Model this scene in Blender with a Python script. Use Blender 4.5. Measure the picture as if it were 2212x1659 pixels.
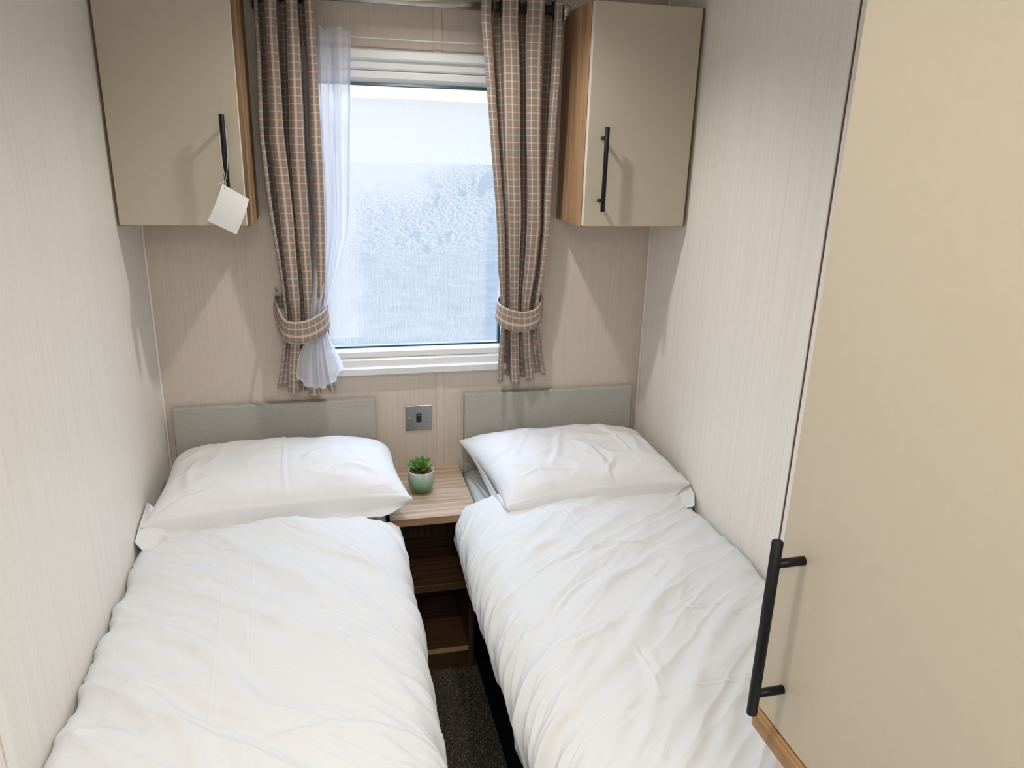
import bpy, bmesh, math, random
import numpy as np
from mathutils import Vector, Matrix
from math import pi, sin, cos, radians

random.seed(7)
rng = np.random.RandomState(5)
scene = bpy.context.scene
for o in list(bpy.data.objects):
    bpy.data.objects.remove(o)

# ------------------------------------------------------------------ camera
RW = 1.514            # room width; back wall y=0, left wall x=0, floor z=0
CEIL = 2.13
FPX = 1614.34
yaw, pitch, roll = -0.2446, -0.3108, 0.0280
fwd = Vector((-sin(yaw) * cos(pitch), cos(yaw) * cos(pitch), sin(pitch)))
rgt = Vector((cos(yaw), sin(yaw), 0))
upv = rgt.cross(fwd)
r2 = rgt * cos(roll) + upv * sin(roll)
u2 = -rgt * sin(roll) + upv * cos(roll)
cam_d = bpy.data.cameras.new('camera')
cam = bpy.data.objects.new('camera', cam_d)
scene.collection.objects.link(cam)
mw = Matrix((r2, u2, -fwd)).transposed().to_4x4()
mw.translation = Vector((0.49876, -2.27239, 1.59336))
cam.matrix_world = mw
cam_d.sensor_width = 36.0
cam_d.lens = FPX / 2212 * 36.0
cam_d.clip_start = 0.02
scene.camera = cam

# ------------------------------------------------------------------ world, lights, exposure
scene.view_settings.view_transform = 'Standard'
scene.view_settings.look = 'None'
scene.view_settings.gamma = 1.0
scene.view_settings.exposure = 0.14
scene.view_settings.use_curve_mapping = False

world = bpy.data.worlds.new('overcast_sky')
scene.world = world
world.use_nodes = True
wn = world.node_tree.nodes; wl = world.node_tree.links
wn.clear()
wo = wn.new('ShaderNodeOutputWorld'); bg = wn.new('ShaderNodeBackground')
tc = wn.new('ShaderNodeTexCoord'); sx = wn.new('ShaderNodeSeparateXYZ')
cr = wn.new('ShaderNodeValToRGB')
wl.new(tc.outputs['Generated'], sx.inputs[0])
wl.new(sx.outputs['Z'], cr.inputs[0])
cr.color_ramp.elements[0].position = 0.0
cr.color_ramp.elements[0].color = (0.90, 0.96, 1.0, 1)
cr.color_ramp.elements[1].position = 1.0
cr.color_ramp.elements[1].color = (10.0, 12.4, 17.0, 1)
e = cr.color_ramp.elements.new(0.055); e.color = (1.02, 0.99, 0.92, 1)
e = cr.color_ramp.elements.new(0.25); e.color = (4.8, 5.8, 7.6, 1)
wl.new(cr.outputs[0], bg.inputs[0])
bg.inputs[1].default_value = 1.0
wl.new(bg.outputs[0], wo.inputs[0])

LAMP1 = (0.80, -0.48)
LAMP2 = (0.45, -1.66)
FILL_POS = (0.55, -2.75)

def point_lamp(name, loc, power, col, r=0.022, cone=146, blend=.6):
    d = bpy.data.lights.new(name, 'SPOT')
    d.energy = power; d.color = col; d.shadow_soft_size = r
    d.spot_size = radians(cone); d.spot_blend = blend
    o = bpy.data.objects.new(name, d)
    o.location = loc
    scene.collection.objects.link(o)
    return o
WARM = (1.0, 0.975, 0.93)
point_lamp('downlight_beam', (LAMP1[0], LAMP1[1], CEIL - 0.012), 25, WARM, 0.022, 138, .85)
point_lamp('downlight_beam', (LAMP2[0], LAMP2[1], CEIL - 0.012), 25, WARM, 0.045, 152, .8)
pl3 = bpy.data.lights.new('added_fill_glow', 'AREA'); pl3.energy = 15; pl3.color = WARM; pl3.shape = 'RECTANGLE'; pl3.size = .5; pl3.size_y = .5
pl3o = bpy.data.objects.new('added_fill_glow', pl3); pl3o.location = (FILL_POS[0], FILL_POS[1], CEIL - 0.012); scene.collection.objects.link(pl3o)  # added fill light behind the camera to brighten the room
pd = bpy.data.lights.new('window_portal', 'AREA')
pd.shape = 'RECTANGLE'; pd.size = 0.62; pd.size_y = 0.86
pd.cycles.is_portal = True
po = bpy.data.objects.new('window_portal', pd)
po.location = (0.76, 0.09, 1.363); po.rotation_euler = (radians(-90), 0, 0)
scene.collection.objects.link(po)

# ------------------------------------------------------------------ helpers
C = scene.collection

def mesh_obj(name, verts, faces, mat=None, parent=None, smooth=False, uvs=None, loc=None):
    me = bpy.data.meshes.new(name)
    me.from_pydata([tuple(v) for v in verts], [], [tuple(f) for f in faces])
    if uvs is not None:
        uvl = me.uv_layers.new(name='UVMap')
        uv = np.asarray(uvs, dtype=np.float32)
        li = np.empty(len(me.loops), dtype=np.int32)
        me.loops.foreach_get('vertex_index', li)
        uvl.data.foreach_set('uv', uv[li].ravel())
    if smooth:
        me.polygons.foreach_set('use_smooth', [True] * len(me.polygons))
    me.update()
    o = bpy.data.objects.new(name, me)
    if mat: me.materials.append(mat)
    C.objects.link(o)
    if parent: o.parent = parent
    if loc is not None: o.location = loc
    return o

def bm_obj(name, bm, mat=None, parent=None, smooth=False):
    me = bpy.data.meshes.new(name)
    bmesh.ops.recalc_face_normals(bm, faces=bm.faces)
    bm.to_mesh(me); bm.free()
    if smooth:
        me.polygons.foreach_set('use_smooth', [True] * len(me.polygons))
    o = bpy.data.objects.new(name, me)
    if mat: me.materials.append(mat)
    C.objects.link(o)
    if parent: o.parent = parent
    return o

def bm_box(bm, x0, x1, y0, y1, z0, z1, bev=0.0, seg=2):
    b = bmesh.new()
    bmesh.ops.create_cube(b, size=1.0)
    for v in b.verts:
        v.co = Vector((x0 + (v.co.x + .5) * (x1 - x0), y0 + (v.co.y + .5) * (y1 - y0), z0 + (v.co.z + .5) * (z1 - z0)))
    if bev > 0:
        bmesh.ops.bevel(b, geom=b.edges[:], offset=bev, segments=seg, affect='EDGES', profile=0.6)
    tmp = bpy.data.meshes.new('t'); b.to_mesh(tmp); b.free()
    bm.from_mesh(tmp); bpy.data.meshes.remove(tmp)

def box(name, x0, x1, y0, y1, z0, z1, mat, parent=None, bev=0.0, seg=2, origin=None):
    bm = bmesh.new(); bm_box(bm, x0, x1, y0, y1, z0, z1, bev, seg)
    if origin is not None:
        for v in bm.verts: v.co -= Vector(origin)
    o = bm_obj(name, bm, mat, parent)
    if origin is not None: o.location = origin
    return o

def bm_tube(bm, pts, r, n=12, cap=True):
    pts = [Vector(p) for p in pts]
    rings = []
    t0 = (pts[1] - pts[0]).normalized()
    a = Vector((0, 0, 1)) if abs(t0.z) < 0.9 else Vector((1, 0, 0))
    nrm = (a - t0 * a.dot(t0)).normalized()
    for i, p in enumerate(pts):
        if i == 0: t = pts[1] - pts[0]
        elif i == len(pts) - 1: t = pts[-1] - pts[-2]
        else: t = pts[i + 1] - pts[i - 1]
        t.normalize()
        nrm = (nrm - t * nrm.dot(t)).normalized()
        bn = t.cross(nrm)
        rr = r[i] if isinstance(r, (list, tuple)) else r
        rings.append([bm.verts.new(p + (nrm * cos(2 * pi * k / n) + bn * sin(2 * pi * k / n)) * rr) for k in range(n)])
    for i in range(len(rings) - 1):
        for k in range(n):
            bm.faces.new((rings[i][k], rings[i][(k + 1) % n], rings[i + 1][(k + 1) % n], rings[i + 1][k]))
    if cap:
        bm.faces.new(rings[0][::-1]); bm.faces.new(rings[-1])

def tube(name, pts, r, mat, parent=None, n=12, smooth=True):
    bm = bmesh.new(); bm_tube(bm, pts, r, n)
    return bm_obj(name, bm, mat, parent, smooth)

def lathe_bm(bm, prof, n=48, c=(0, 0, 0)):
    rings = []
    for (r, z) in prof:
        if r < 1e-6: rings.append([bm.verts.new((c[0], c[1], c[2] + z))])
        else: rings.append([bm.verts.new((c[0] + r * cos(2 * pi * k / n), c[1] + r * sin(2 * pi * k / n), c[2] + z)) for k in range(n)])
    for a, b in zip(rings[:-1], rings[1:]):
        for k in range(n):
            q = []
            for v in (a[k % len(a)], a[(k + 1) % len(a)], b[(k + 1) % len(b)], b[k % len(b)]):
                if v not in q: q.append(v)
            if len(q) > 2: bm.faces.new(q)

def thing(name, label, cat, loc=(0, 0, 0), group=None):
    o = bpy.data.objects.new(name, None); C.objects.link(o)
    o.empty_display_size = 0.05
    o.location = loc
    o['label'] = label; o['category'] = cat
    if group: o['group'] = group
    bpy.context.view_layer.update()
    return o

def adopt(parent, *objs):
    """parent objects whose mesh was written in world space"""
    for o in objs:
        o.parent = parent
        o.matrix_parent_inverse = Matrix.Translation(parent.location).inverted()

def tag(o, label=None, cat=None, group=None, kind=None):
    if label: o['label'] = label
    if cat: o['category'] = cat
    if group: o['group'] = group
    if kind: o['kind'] = kind
    return o

def struct(o):
    o['kind'] = 'structure'; return o

# ---- vectorised gradient noise
_perm = rng.permutation(512)
_g = rng.uniform(0, 2 * pi, 512)
def pnoise(x, y):
    x = np.asarray(x, float); y = np.asarray(y, float)
    xi = np.floor(x).astype(int); yi = np.floor(y).astype(int)
    xf = x - xi; yf = y - yi
    def gr(ix, iy, dx, dy):
        h = _g[(_perm[(ix & 511)] + iy * 37) & 511]
        return np.cos(h) * dx + np.sin(h) * dy
    u = xf * xf * xf * (xf * (xf * 6 - 15) + 10); v = yf * yf * yf * (yf * (yf * 6 - 15) + 10)
    a = gr(xi, yi, xf, yf); b = gr(xi + 1, yi, xf - 1, yf)
    c = gr(xi, yi + 1, xf, yf - 1); d = gr(xi + 1, yi + 1, xf - 1, yf - 1)
    return (a * (1 - u) + b * u) * (1 - v) + (c * (1 - u) + d * u) * v
def fbm(x, y, o=3):
    s = 0; a = 1
    for k in range(o):
        s = s + a * pnoise(x * 2 ** k + 13.1 * k, y * 2 ** k + 7.7 * k); a *= .5
    return s
def ridged(x, y):
    return (1 - np.minimum(1, np.abs(pnoise(x, y)) * 2.6)) ** 2

def crease(X, Y, pts, w, h, skew=0.6):
    """ridge line along pts with a small valley on one side; tapers at its ends"""
    pts = np.array(pts, float)
    # smooth polyline (Chaikin)
    for _ in range(2):
        q = [pts[0]]
        for a, b in zip(pts[:-1], pts[1:]):
            q += [a * .75 + b * .25, a * .25 + b * .75]
        q.append(pts[-1]); pts = np.array(q)
    seg = np.diff(pts, axis=0); L = np.hypot(seg[:, 0], seg[:, 1]); cum = np.concatenate([[0], np.cumsum(L)]); T = cum[-1]
    best = np.full(X.shape, 1e9); sd = np.zeros(X.shape); tt = np.zeros(X.shape)
    for i in range(len(seg)):
        if L[i] < 1e-9: continue
        d = seg[i] / L[i]
        rx = X - pts[i, 0]; ry = Y - pts[i, 1]
        t = np.clip(rx * d[0] + ry * d[1], 0, L[i])
        ex = rx - t * d[0]; ey = ry - t * d[1]
        dist = np.hypot(ex, ey)
        m = dist < best
        best = np.where(m, dist, best)
        sd = np.where(m, np.sign(-rx * d[1] + ry * d[0]) * dist, sd)
        tt = np.where(m, (cum[i] + t) / T, tt)
    taper = np.clip(np.minimum(tt, 1 - tt) * 6 + .12, 0, 1)
    return h * taper * (np.exp(-(sd / w) ** 2) - skew * np.exp(-((sd - 1.7 * w) / (1.3 * w)) ** 2))

# ------------------------------------------------------------------ materials
def new_mat(name):
    m = bpy.data.materials.new(name); m.use_nodes = True
    nt = m.node_tree; b = nt.nodes['Principled BSDF']
    return m, nt, b
def N(nt, t, **k):
    n = nt.nodes.new(t)
    for a, v in k.items(): setattr(n, a, v)
    return n
def mapping(nt, scale, coord='Object', rot=(0, 0, 0)):
    tcn = N(nt, 'ShaderNodeTexCoord'); mp = N(nt, 'ShaderNodeMapping')
    nt.links.new(tcn.outputs[coord], mp.inputs[0])
    mp.inputs['Scale'].default_value = scale; mp.inputs['Rotation'].default_value = rot
    return mp
def noise(nt, mp, scale=1.0, detail=4, rough=.55, dist=0):
    n = N(nt, 'ShaderNodeTexNoise')
    n.inputs['Scale'].default_value = scale; n.inputs['Detail'].default_value = detail
    n.inputs['Roughness'].default_value = rough; n.inputs['Distortion'].default_value = dist
    if mp is not None: nt.links.new(mp.outputs[0], n.inputs['Vector'])
    return n
def ramp(nt, src, stops):
    r = N(nt, 'ShaderNodeValToRGB'); el = r.color_ramp.elements
    el[0].position, el[0].color = stops[0][0], (*stops[0][1], 1)
    el[1].position, el[1].color = stops[-1][0], (*stops[-1][1], 1)
    for p, c in stops[1:-1]:
        x = el.new(p); x.color = (*c, 1)
    nt.links.new(src, r.inputs[0]); return r
def bump(nt, b, src, strength=.2, dist=.001, prev=None):
    bp = N(nt, 'ShaderNodeBump'); bp.inputs['Strength'].default_value = strength; bp.inputs['Distance'].default_value = dist
    nt.links.new(src, bp.inputs['Height'])
    if prev: nt.links.new(prev.outputs[0], bp.inputs['Normal'])
    nt.links.new(bp.outputs[0], b.inputs['Normal']); return bp
def math_(nt, op, a, b=None, c=None, clamp=False):
    n = N(nt, 'ShaderNodeMath', operation=op); n.use_clamp = clamp
    for i, v in enumerate((a, b, c)):
        if v is None: continue
        if isinstance(v, (int, float)): n.inputs[i].default_value = v
        else: nt.links.new(v, n.inputs[i])
    return n.outputs[0]
def mixc(nt, fac, a, b, blend='MIX'):
    n = N(nt, 'ShaderNodeMix', data_type='RGBA', blend_type=blend)
    for s, v in ((0, fac), (6, a), (7, b)):
        if isinstance(v, tuple): n.inputs[s].default_value = (*v, 1)
        elif isinstance(v, (int, float)): n.inputs[s].default_value = v
        else: nt.links.new(v, n.inputs[s])
    return n.outputs[2]

def plain(name, col, rough=.5, metal=0.0, spec=.5, coat=0):
    m, nt, b = new_mat(name)
    b.inputs['Base Color'].default_value = (*col, 1); b.inputs['Roughness'].default_value = rough
    b.inputs['Metallic'].default_value = metal; b.inputs['Specular IOR Level'].default_value = spec
    b.inputs['Coat Weight'].default_value = coat
    mp = mapping(nt, (60, 60, 60)); n = noise(nt, mp, 1, 3)
    r = ramp(nt, n.outputs[0], [(0.3, tuple(c * .985 for c in col)), (.7, tuple(min(1, c * 1.015) for c in col))])
    nt.links.new(r.outputs[0], b.inputs['Base Color'])
    return m

def wallpaper(name, axis, col=(.835, .79, .73)):
    """vertical embossed grain, like the vinyl faced panels of a holiday home"""
    m, nt, b = new_mat(name)
    sc = (330, 330, 2.2)
    mp = mapping(nt, sc)
    n1 = noise(nt, mp, 1.0, 3, .6)
    mp2 = mapping(nt, (90, 90, 1.1)); n2 = noise(nt, mp2, 1.0, 3, .6)
    mp3 = mapping(nt, (900, 900, 60)); n3 = noise(nt, mp3, 1.0, 2, .6)
    s = math_(nt, 'ADD', math_(nt, 'MULTIPLY', n1.outputs[0], .75), math_(nt, 'MULTIPLY', n2.outputs[0], .25))
    r = ramp(nt, s, [(.34, tuple(c * .91 for c in col)), (.5, col), (.66, tuple(c * 1.04 for c in col))])
    nt.links.new(r.outputs[0], b.inputs['Base Color'])
    b.inputs['Roughness'].default_value = .42; b.inputs['Specular IOR Level'].default_value = .35
    h = math_(nt, 'ADD', math_(nt, 'MULTIPLY', n1.outputs[0], .8), math_(nt, 'MULTIPLY', n3.outputs[0], .25))
    bump(nt, b, h, .35, .0012)
    return m

def wood(name, grain='z', light=(.47, .295, .165), dark=(.235, .13, .062), rough=.42, freq=1.0):
    m, nt, b = new_mat(name)
    a, c = 1.6 * freq, 26.0 * freq
    sc = {'x': (a, c, c), 'y': (c, a, c), 'z': (c, c, a)}[grain]
    mp = mapping(nt, sc)
    n1 = noise(nt, mp, 1, 5, .6, 1.1)
    a2, c2 = 5 * freq, 190 * freq
    sc2 = {'x': (a2, c2, c2), 'y': (c2, a2, c2), 'z': (c2, c2, a2)}[grain]
    n2 = noise(nt, mapping(nt, sc2), 1, 3, .6)
    sc3 = {'x': (.55, 5, 5), 'y': (5, .55, 5), 'z': (5, 5, .55)}[grain]
    mp3 = mapping(nt, sc3)
    wv = N(nt, 'ShaderNodeTexWave', wave_type='BANDS', bands_direction={'x': 'Y', 'y': 'X', 'z': 'X'}[grain])
    wv.inputs['Scale'].default_value = 2.2; wv.inputs['Distortion'].default_value = 7; wv.inputs['Detail'].default_value = 3
    wv.inputs['Detail Scale'].default_value = 1.3
    nt.links.new(mp3.outputs[0], wv.inputs['Vector'])
    s = math_(nt, 'ADD', math_(nt, 'MULTIPLY', n1.outputs[0], .55), math_(nt, 'MULTIPLY', n2.outputs[0], .28))
    s = math_(nt, 'ADD', s, math_(nt, 'MULTIPLY', wv.outputs['Fac'], .17))
    mid = tuple((x + y) / 2 for x, y in zip(light, dark))
    r = ramp(nt, s, [(.30, dark), (.44, mid), (.56, light), (.75, tuple(min(1, x * 1.12) for x in light))])
    nt.links.new(r.outputs[0], b.inputs['Base Color'])
    b.inputs['Roughness'].default_value = rough
    bump(nt, b, n2.outputs[0], .12, .0006)
    return m

def linen(name, col=(.86, .86, .87), rough=.85, tint=None):
    m, nt, b = new_mat(name)
    mp = mapping(nt, (1, 1, 1))
    n1 = noise(nt, mp, 9, 4)
    r = ramp(nt, n1.outputs[0], [(.3, tuple(c * .985 for c in col)), (.7, col)])
    nt.links.new(r.outputs[0], b.inputs['Base Color'])
    b.inputs['Roughness'].default_value = rough; b.inputs['Specular IOR Level'].default_value = .25
    b.inputs['Sheen Weight'].default_value = .12
    n2 = noise(nt, mapping(nt, (1, 1, 1)), 42, 5, .6, .4)
    mp3 = mapping(nt, (1500, 700, 900)); n3 = noise(nt, mp3, 1, 2)
    s = math_(nt, 'ADD', math_(nt, 'MULTIPLY', n2.outputs[0], 1.0), math_(nt, 'MULTIPLY', n3.outputs[0], .06))
    bump(nt, b, s, .25, .003)
    return m

def tartan(name, swap=False, per=.0205, dark=1.0):
    """checked cloth: terracotta and grey squares, cream lines with a twill; on UV in metres"""
    m, nt, b = new_mat(name)
    tcn = N(nt, 'ShaderNodeTexCoord'); sp = N(nt, 'ShaderNodeSeparateXYZ')
    nt.links.new(tcn.outputs['UV'], sp.inputs[0])
    U, V = sp.outputs[0], sp.outputs[1]
    if swap: U, V = V, U
    u = math_(nt, 'DIVIDE', U, per); v = math_(nt, 'DIVIDE', V, per * .98)
    fu = math_(nt, 'FRACT', u); fv = math_(nt, 'FRACT', v)
    au = math_(nt, 'FRACT', math_(nt, 'MULTIPLY', u, .5)); av = math_(nt, 'FRACT', math_(nt, 'MULTIPLY', v, .5))
    cu = math_(nt, 'GREATER_THAN', au, .5); cv = math_(nt, 'GREATER_THAN', av, .5)
    # colour of the squares
    terr = (.345, .195, .145); grey = (.255, .225, .195); mid = (.30, .205, .165)
    ck = math_(nt, 'MULTIPLY', math_(nt, 'ADD', cu, cv), .5)
    base = ramp(nt, ck, [(0, grey), (.5, mid), (1, terr)]).outputs[0]
    # lines: wide cream every second thread group, thin one between
    w_u = math_(nt, 'ADD', .10, math_(nt, 'MULTIPLY', cu, .13))
    lu = math_(nt, 'LESS_THAN', math_(nt, 'ABSOLUTE', math_(nt, 'SUBTRACT', fu, .5)), math_(nt, 'MULTIPLY', w_u, .8))
    lv = math_(nt, 'LESS_THAN', math_(nt, 'ABSOLUTE', math_(nt, 'SUBTRACT', fv, .5)), .07)
    # twill diagonals
    tw = math_(nt, 'FRACT', math_(nt, 'ADD', math_(nt, 'MULTIPLY', u, 7.0), math_(nt, 'MULTIPLY', v, 7.0)))
    tws = math_(nt, 'GREATER_THAN', tw, .42)
    k1 = math_(nt, 'MULTIPLY', lu, math_(nt, 'ADD', .38, math_(nt, 'MULTIPLY', tws, .5)))
    k2 = math_(nt, 'MULTIPLY', lv, math_(nt, 'ADD', .30, math_(nt, 'MULTIPLY', tws, .35)))
    k = math_(nt, 'MAXIMUM', k1, k2)
    both = math_(nt, 'MULTIPLY', lu, lv)
    k = math_(nt, 'MAXIMUM', k, math_(nt, 'MULTIPLY', both, .95))
    sh = mixc(nt, math_(nt, 'MULTIPLY', tws, .22), base, (.52, .44, .36))
    c = mixc(nt, k, sh, (.66, .63, .56))
    if dark != 1.0: c = mixc(nt, 1.0, c, (dark, dark, dark), 'MULTIPLY')
    nt.links.new(c, b.inputs['Base Color'])
    b.inputs['Roughness'].default_value = .92; b.inputs['Specular IOR Level'].default_value = .15
    b.inputs['Sheen Weight'].default_value = .1
    bump(nt, b, tws, .15, .0005)
    # a little daylight comes through the cloth
    tr = N(nt, 'ShaderNodeBsdfTranslucent'); nt.links.new(mixc(nt, 1.0, c, (1.0, .45, .38), 'MULTIPLY'), tr.inputs[0])
    ms = N(nt, 'ShaderNodeMixShader'); ms.inputs[0].default_value = .20
    out = nt.nodes['Material Output']
    nt.links.new(b.outputs[0], ms.inputs[1]); nt.links.new(tr.outputs[0], ms.inputs[2]); nt.links.new(ms.outputs[0], out.inputs[0])
    return m

def upholstery(name, col):
    m, nt, b = new_mat(name)
    mp = mapping(nt, (1, 1, 1), rot=(0, radians(45), 0))
    ck = N(nt, 'ShaderNodeTexChecker'); ck.inputs['Scale'].default_value = 520
    nt.links.new(mp.outputs[0], ck.inputs['Vector'])
    n1 = noise(nt, mapping(nt, (1000, 900, 60)), 1, 3)
    n2 = noise(nt, mapping(nt, (60, 60, 1000)), 1, 3)
    s = math_(nt, 'MULTIPLY', math_(nt, 'ADD', n1.outputs[0], n2.outputs[0]), .5)
    r = ramp(nt, s, [(.36, tuple(c * .88 for c in col)), (.64, tuple(c * 1.09 for c in col))])
    c2 = mixc(nt, math_(nt, 'MULTIPLY', ck.outputs['Fac'], .14), r.outputs[0], tuple(c * .6 for c in col))
    nt.links.new(c2, b.inputs['Base Color'])
    b.inputs['Roughness'].default_value = .9; b.inputs['Specular IOR Level'].default_value = .2
    bump(nt, b, s, .3, .001)
    return m

M = {}
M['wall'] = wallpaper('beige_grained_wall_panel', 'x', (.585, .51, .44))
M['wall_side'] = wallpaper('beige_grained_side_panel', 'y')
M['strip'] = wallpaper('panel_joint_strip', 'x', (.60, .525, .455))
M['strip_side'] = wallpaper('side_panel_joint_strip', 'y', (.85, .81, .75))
M['corner'] = plain('white_corner_bead', (.80, .76, .71), .4)
M['gap'] = plain('dark_panel_gap', (.10, .05, .03), .7)
M['ceil'] = plain('white_ceiling', (.80, .78, .75), .6)
M['pvc'] = plain('white_upvc', (.73, .74, .745), .28)
M['gasket'] = plain('dark_green_gasket', (.006, .05, .045), .35)
M['door'] = plain('cashmere_laminate', (.475, .418, .328), .38)
M['door_edge'] = plain('pale_edge_band', (.74, .69, .60), .35)
M['wood_v'] = wood('walnut_laminate_upright', 'z')
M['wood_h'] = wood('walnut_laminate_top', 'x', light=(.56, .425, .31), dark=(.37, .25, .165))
M['wood_shade'] = wood('walnut_shelf_shaded', 'x', light=(.12, .060, .032), dark=(.05, .024, .012))  # walnut darkened so the shade inside the nightstand is in its colour
M['wood_shade_v'] = wood('walnut_side_shaded', 'z', light=(.12, .060, .032), dark=(.05, .024, .012))  # same darkened walnut, interior shade painted on sides and back
M['wood_e'] = wood('oak_lipping', 'y', light=(.46, .28, .13), dark=(.25, .13, .05))
M['wood_edge_lit'] = plain('lit_shelf_edge', (.55, .36, .18), .5)  # light on the bottom shelf's front edge, painted as paler wood
M['wood_f'] = wood('walnut_front_edge', 'z', light=(.20, .12, .05), dark=(.10, .055, .02))
M['black'] = plain('matt_black_metal', (.004, .005, .007), .45, .0, .3)
M['steel'] = None
m, nt, b = new_mat('brushed_steel')
b.inputs['Metallic'].default_value = 1; b.inputs['Roughness'].default_value = .32
n1 = noise(nt, mapping(nt, (30, 900, 900)), 1, 3)
r = ramp(nt, n1.outputs[0], [(.3, (.40, .38, .35)), (.7, (.56, .53, .49))]); nt.links.new(r.outputs[0], b.inputs['Base Color'])
M['steel'] = m
m, nt, b = new_mat('satin_nickel_plate')
b.inputs['Metallic'].default_value = .9; b.inputs['Roughness'].default_value = .33
n1 = noise(nt, mapping(nt, (900, 30, 30)), 1, 3)
r = ramp(nt, n1.outputs[0], [(.3, (.33, .34, .34)), (.7, (.42, .42, .41))]); nt.links.new(r.outputs[0], b.inputs['Base Color'])
M['plate'] = m
M['switch_black'] = plain('black_plastic', (.010, .011, .016), .25)
M['duvet'] = linen('white_cotton_duvet', (.725, .735, .74))
M['pillow'] = linen('white_cotton_pillowcase', (.735, .735, .735))
M['sheet'] = linen('white_cotton_sheet', (.76, .765, .78))
M['mattress'] = plain('pale_grey_satin_mattress', (.52, .57, .55), .32)
M['base'] = plain('black_divan_fabric', (.012, .012, .013), .95, spec=.1)
M['headboard'] = upholstery('grey_green_weave', (.40, .39, .355))
M['tartan'] = tartan('checked_curtain_cloth')
M['tartan_band'] = tartan('checked_tieback_cloth', swap=True, per=.0190)
M['card'] = plain('white_card', (.80, .80, .80), .6)
M['string'] = plain('white_string', (.72, .68, .60), .8)

m, nt, b = new_mat('clear_plastic_wrap')
b.inputs['Base Color'].default_value = (.55, .55, .58, 1); b.inputs['Roughness'].default_value = .15
tp = N(nt, 'ShaderNodeBsdfTransparent'); ms = N(nt, 'ShaderNodeMixShader')
ms.inputs[0].default_value = .16
nt.links.new(tp.outputs[0], ms.inputs[1]); nt.links.new(b.outputs[0], ms.inputs[2])
n1 = noise(nt, mapping(nt, (1, 1, 1)), 60, 3); bump(nt, b, n1.outputs[0], .6, .003)
nt.links.new(ms.outputs[0], nt.nodes['Material Output'].inputs[0]); M['plastic'] = m

# sheer net
def sheer(name, alpha):
    m, nt, b = new_mat(name)
    nt.nodes.remove(b)
    out = nt.nodes['Material Output']
    df = N(nt, 'ShaderNodeBsdfDiffuse'); df.inputs[0].default_value = (.86, .87, .93, 1)
    tl = N(nt, 'ShaderNodeBsdfTranslucent'); tl.inputs[0].default_value = (.84, .86, .95, 1)
    tp = N(nt, 'ShaderNodeBsdfTransparent'); tp.inputs[0].default_value = (.95, .97, 1, 1)
    a = N(nt, 'ShaderNodeMixShader'); a.inputs[0].default_value = .45
    nt.links.new(df.outputs[0], a.inputs[1]); nt.links.new(tl.outputs[0], a.inputs[2])
    c = N(nt, 'ShaderNodeMixShader')
    lw = N(nt, 'ShaderNodeLayerWeight'); lw.inputs[0].default_value = .35
    f = math_(nt, 'ADD', alpha, math_(nt, 'MULTIPLY', lw.outputs['Facing'], .55), clamp=True)
    nt.links.new(f, c.inputs[0]); nt.links.new(tp.outputs[0], c.inputs[1]); nt.links.new(a.outputs[0], c.inputs[2])
    nt.links.new(c.outputs[0], out.inputs[0])
    return m
M['net'] = sheer('white_voile', .66)
M['net_hem'] = sheer('white_voile_hem', .75)

# frosted pane: rime of ice over clear glass
m, nt, b = new_mat('frosted_window_glass'); nt.nodes.remove(b); out = nt.nodes['Material Output']
tcn = N(nt, 'ShaderNodeTexCoord'); sp = N(nt, 'ShaderNodeSeparateXYZ'); nt.links.new(tcn.outputs['Object'], sp.inputs[0])
X, Z = sp.outputs[0], sp.outputs[2]        # pane origin at its lower left corner, metres
def nz(scale, sc=(1, 1, 1), d=4, r=.6, dist=0, rot=(0, 0, 0)):
    return noise(nt, mapping(nt, sc, rot=rot), scale, d, r, dist).outputs[0]
wob = nz(9)
# leaf-like flecks in the middle and above
def emboss(sc, d, r, dist, rot, off, gain, bias=.5):
    m1 = mapping(nt, sc, rot=rot); m2 = mapping(nt, sc, rot=rot); m2.inputs['Location'].default_value = off
    a_ = noise(nt, m1, 1, d, r, dist).outputs[0]; b_ = noise(nt, m2, 1, d, r, dist).outputs[0]
    return math_(nt, 'ADD', bias, math_(nt, 'MULTIPLY', math_(nt, 'SUBTRACT', a_, b_), gain), clamp=True)
fl = emboss((55, 1, 120), 3, .6, 1.6, (0, radians(-26), 0), (.22, 0, .30), 5.2, .52)
fl2 = emboss((150, 1, 260), 2, .6, 1.0, (0, radians(15), 0), (.25, 0, .25), 3.6, .50)
fleck = math_(nt, 'ADD', math_(nt, 'MULTIPLY', fl, .92), math_(nt, 'MULTIPLY', fl2, .42))
hole_ = nz(1, (17, 1, 11), 2, .5, .8)
hole_ = math_(nt, 'MULTIPLY', math_(nt, 'SUBTRACT', hole_, .60), 30.0, clamp=True)
fleck = math_(nt, 'MULTIPLY', fleck, math_(nt, 'SUBTRACT', 1.0, math_(nt, 'MULTIPLY', hole_, .75)))
fine = nz(620, (1, 1, 1), 2)
fine = ramp(nt, fine, [(.38, (1.12, 1.12, 1.12)), (.62, (1.38, 1.38, 1.38))]).outputs[0]
# running drips low down
dr = emboss((120, 1, 8), 5, .7, 2.6, (0, radians(3), 0), (.35, 0, .0), 4.0, .62)
gran = nz(1, (200, 1, 150), 3)
gran = ramp(nt, gran, [(.4, (.35, .35, .35)), (.62, (.95, .95, .95))]).outputs[0]
gran2 = emboss((230, 1, 190), 2, .6, 1.6, (0, radians(31), 0), (.3, 0, .3), 2.2, .55)
drip = mixc(nt, .35, dr, gran2)
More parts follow.
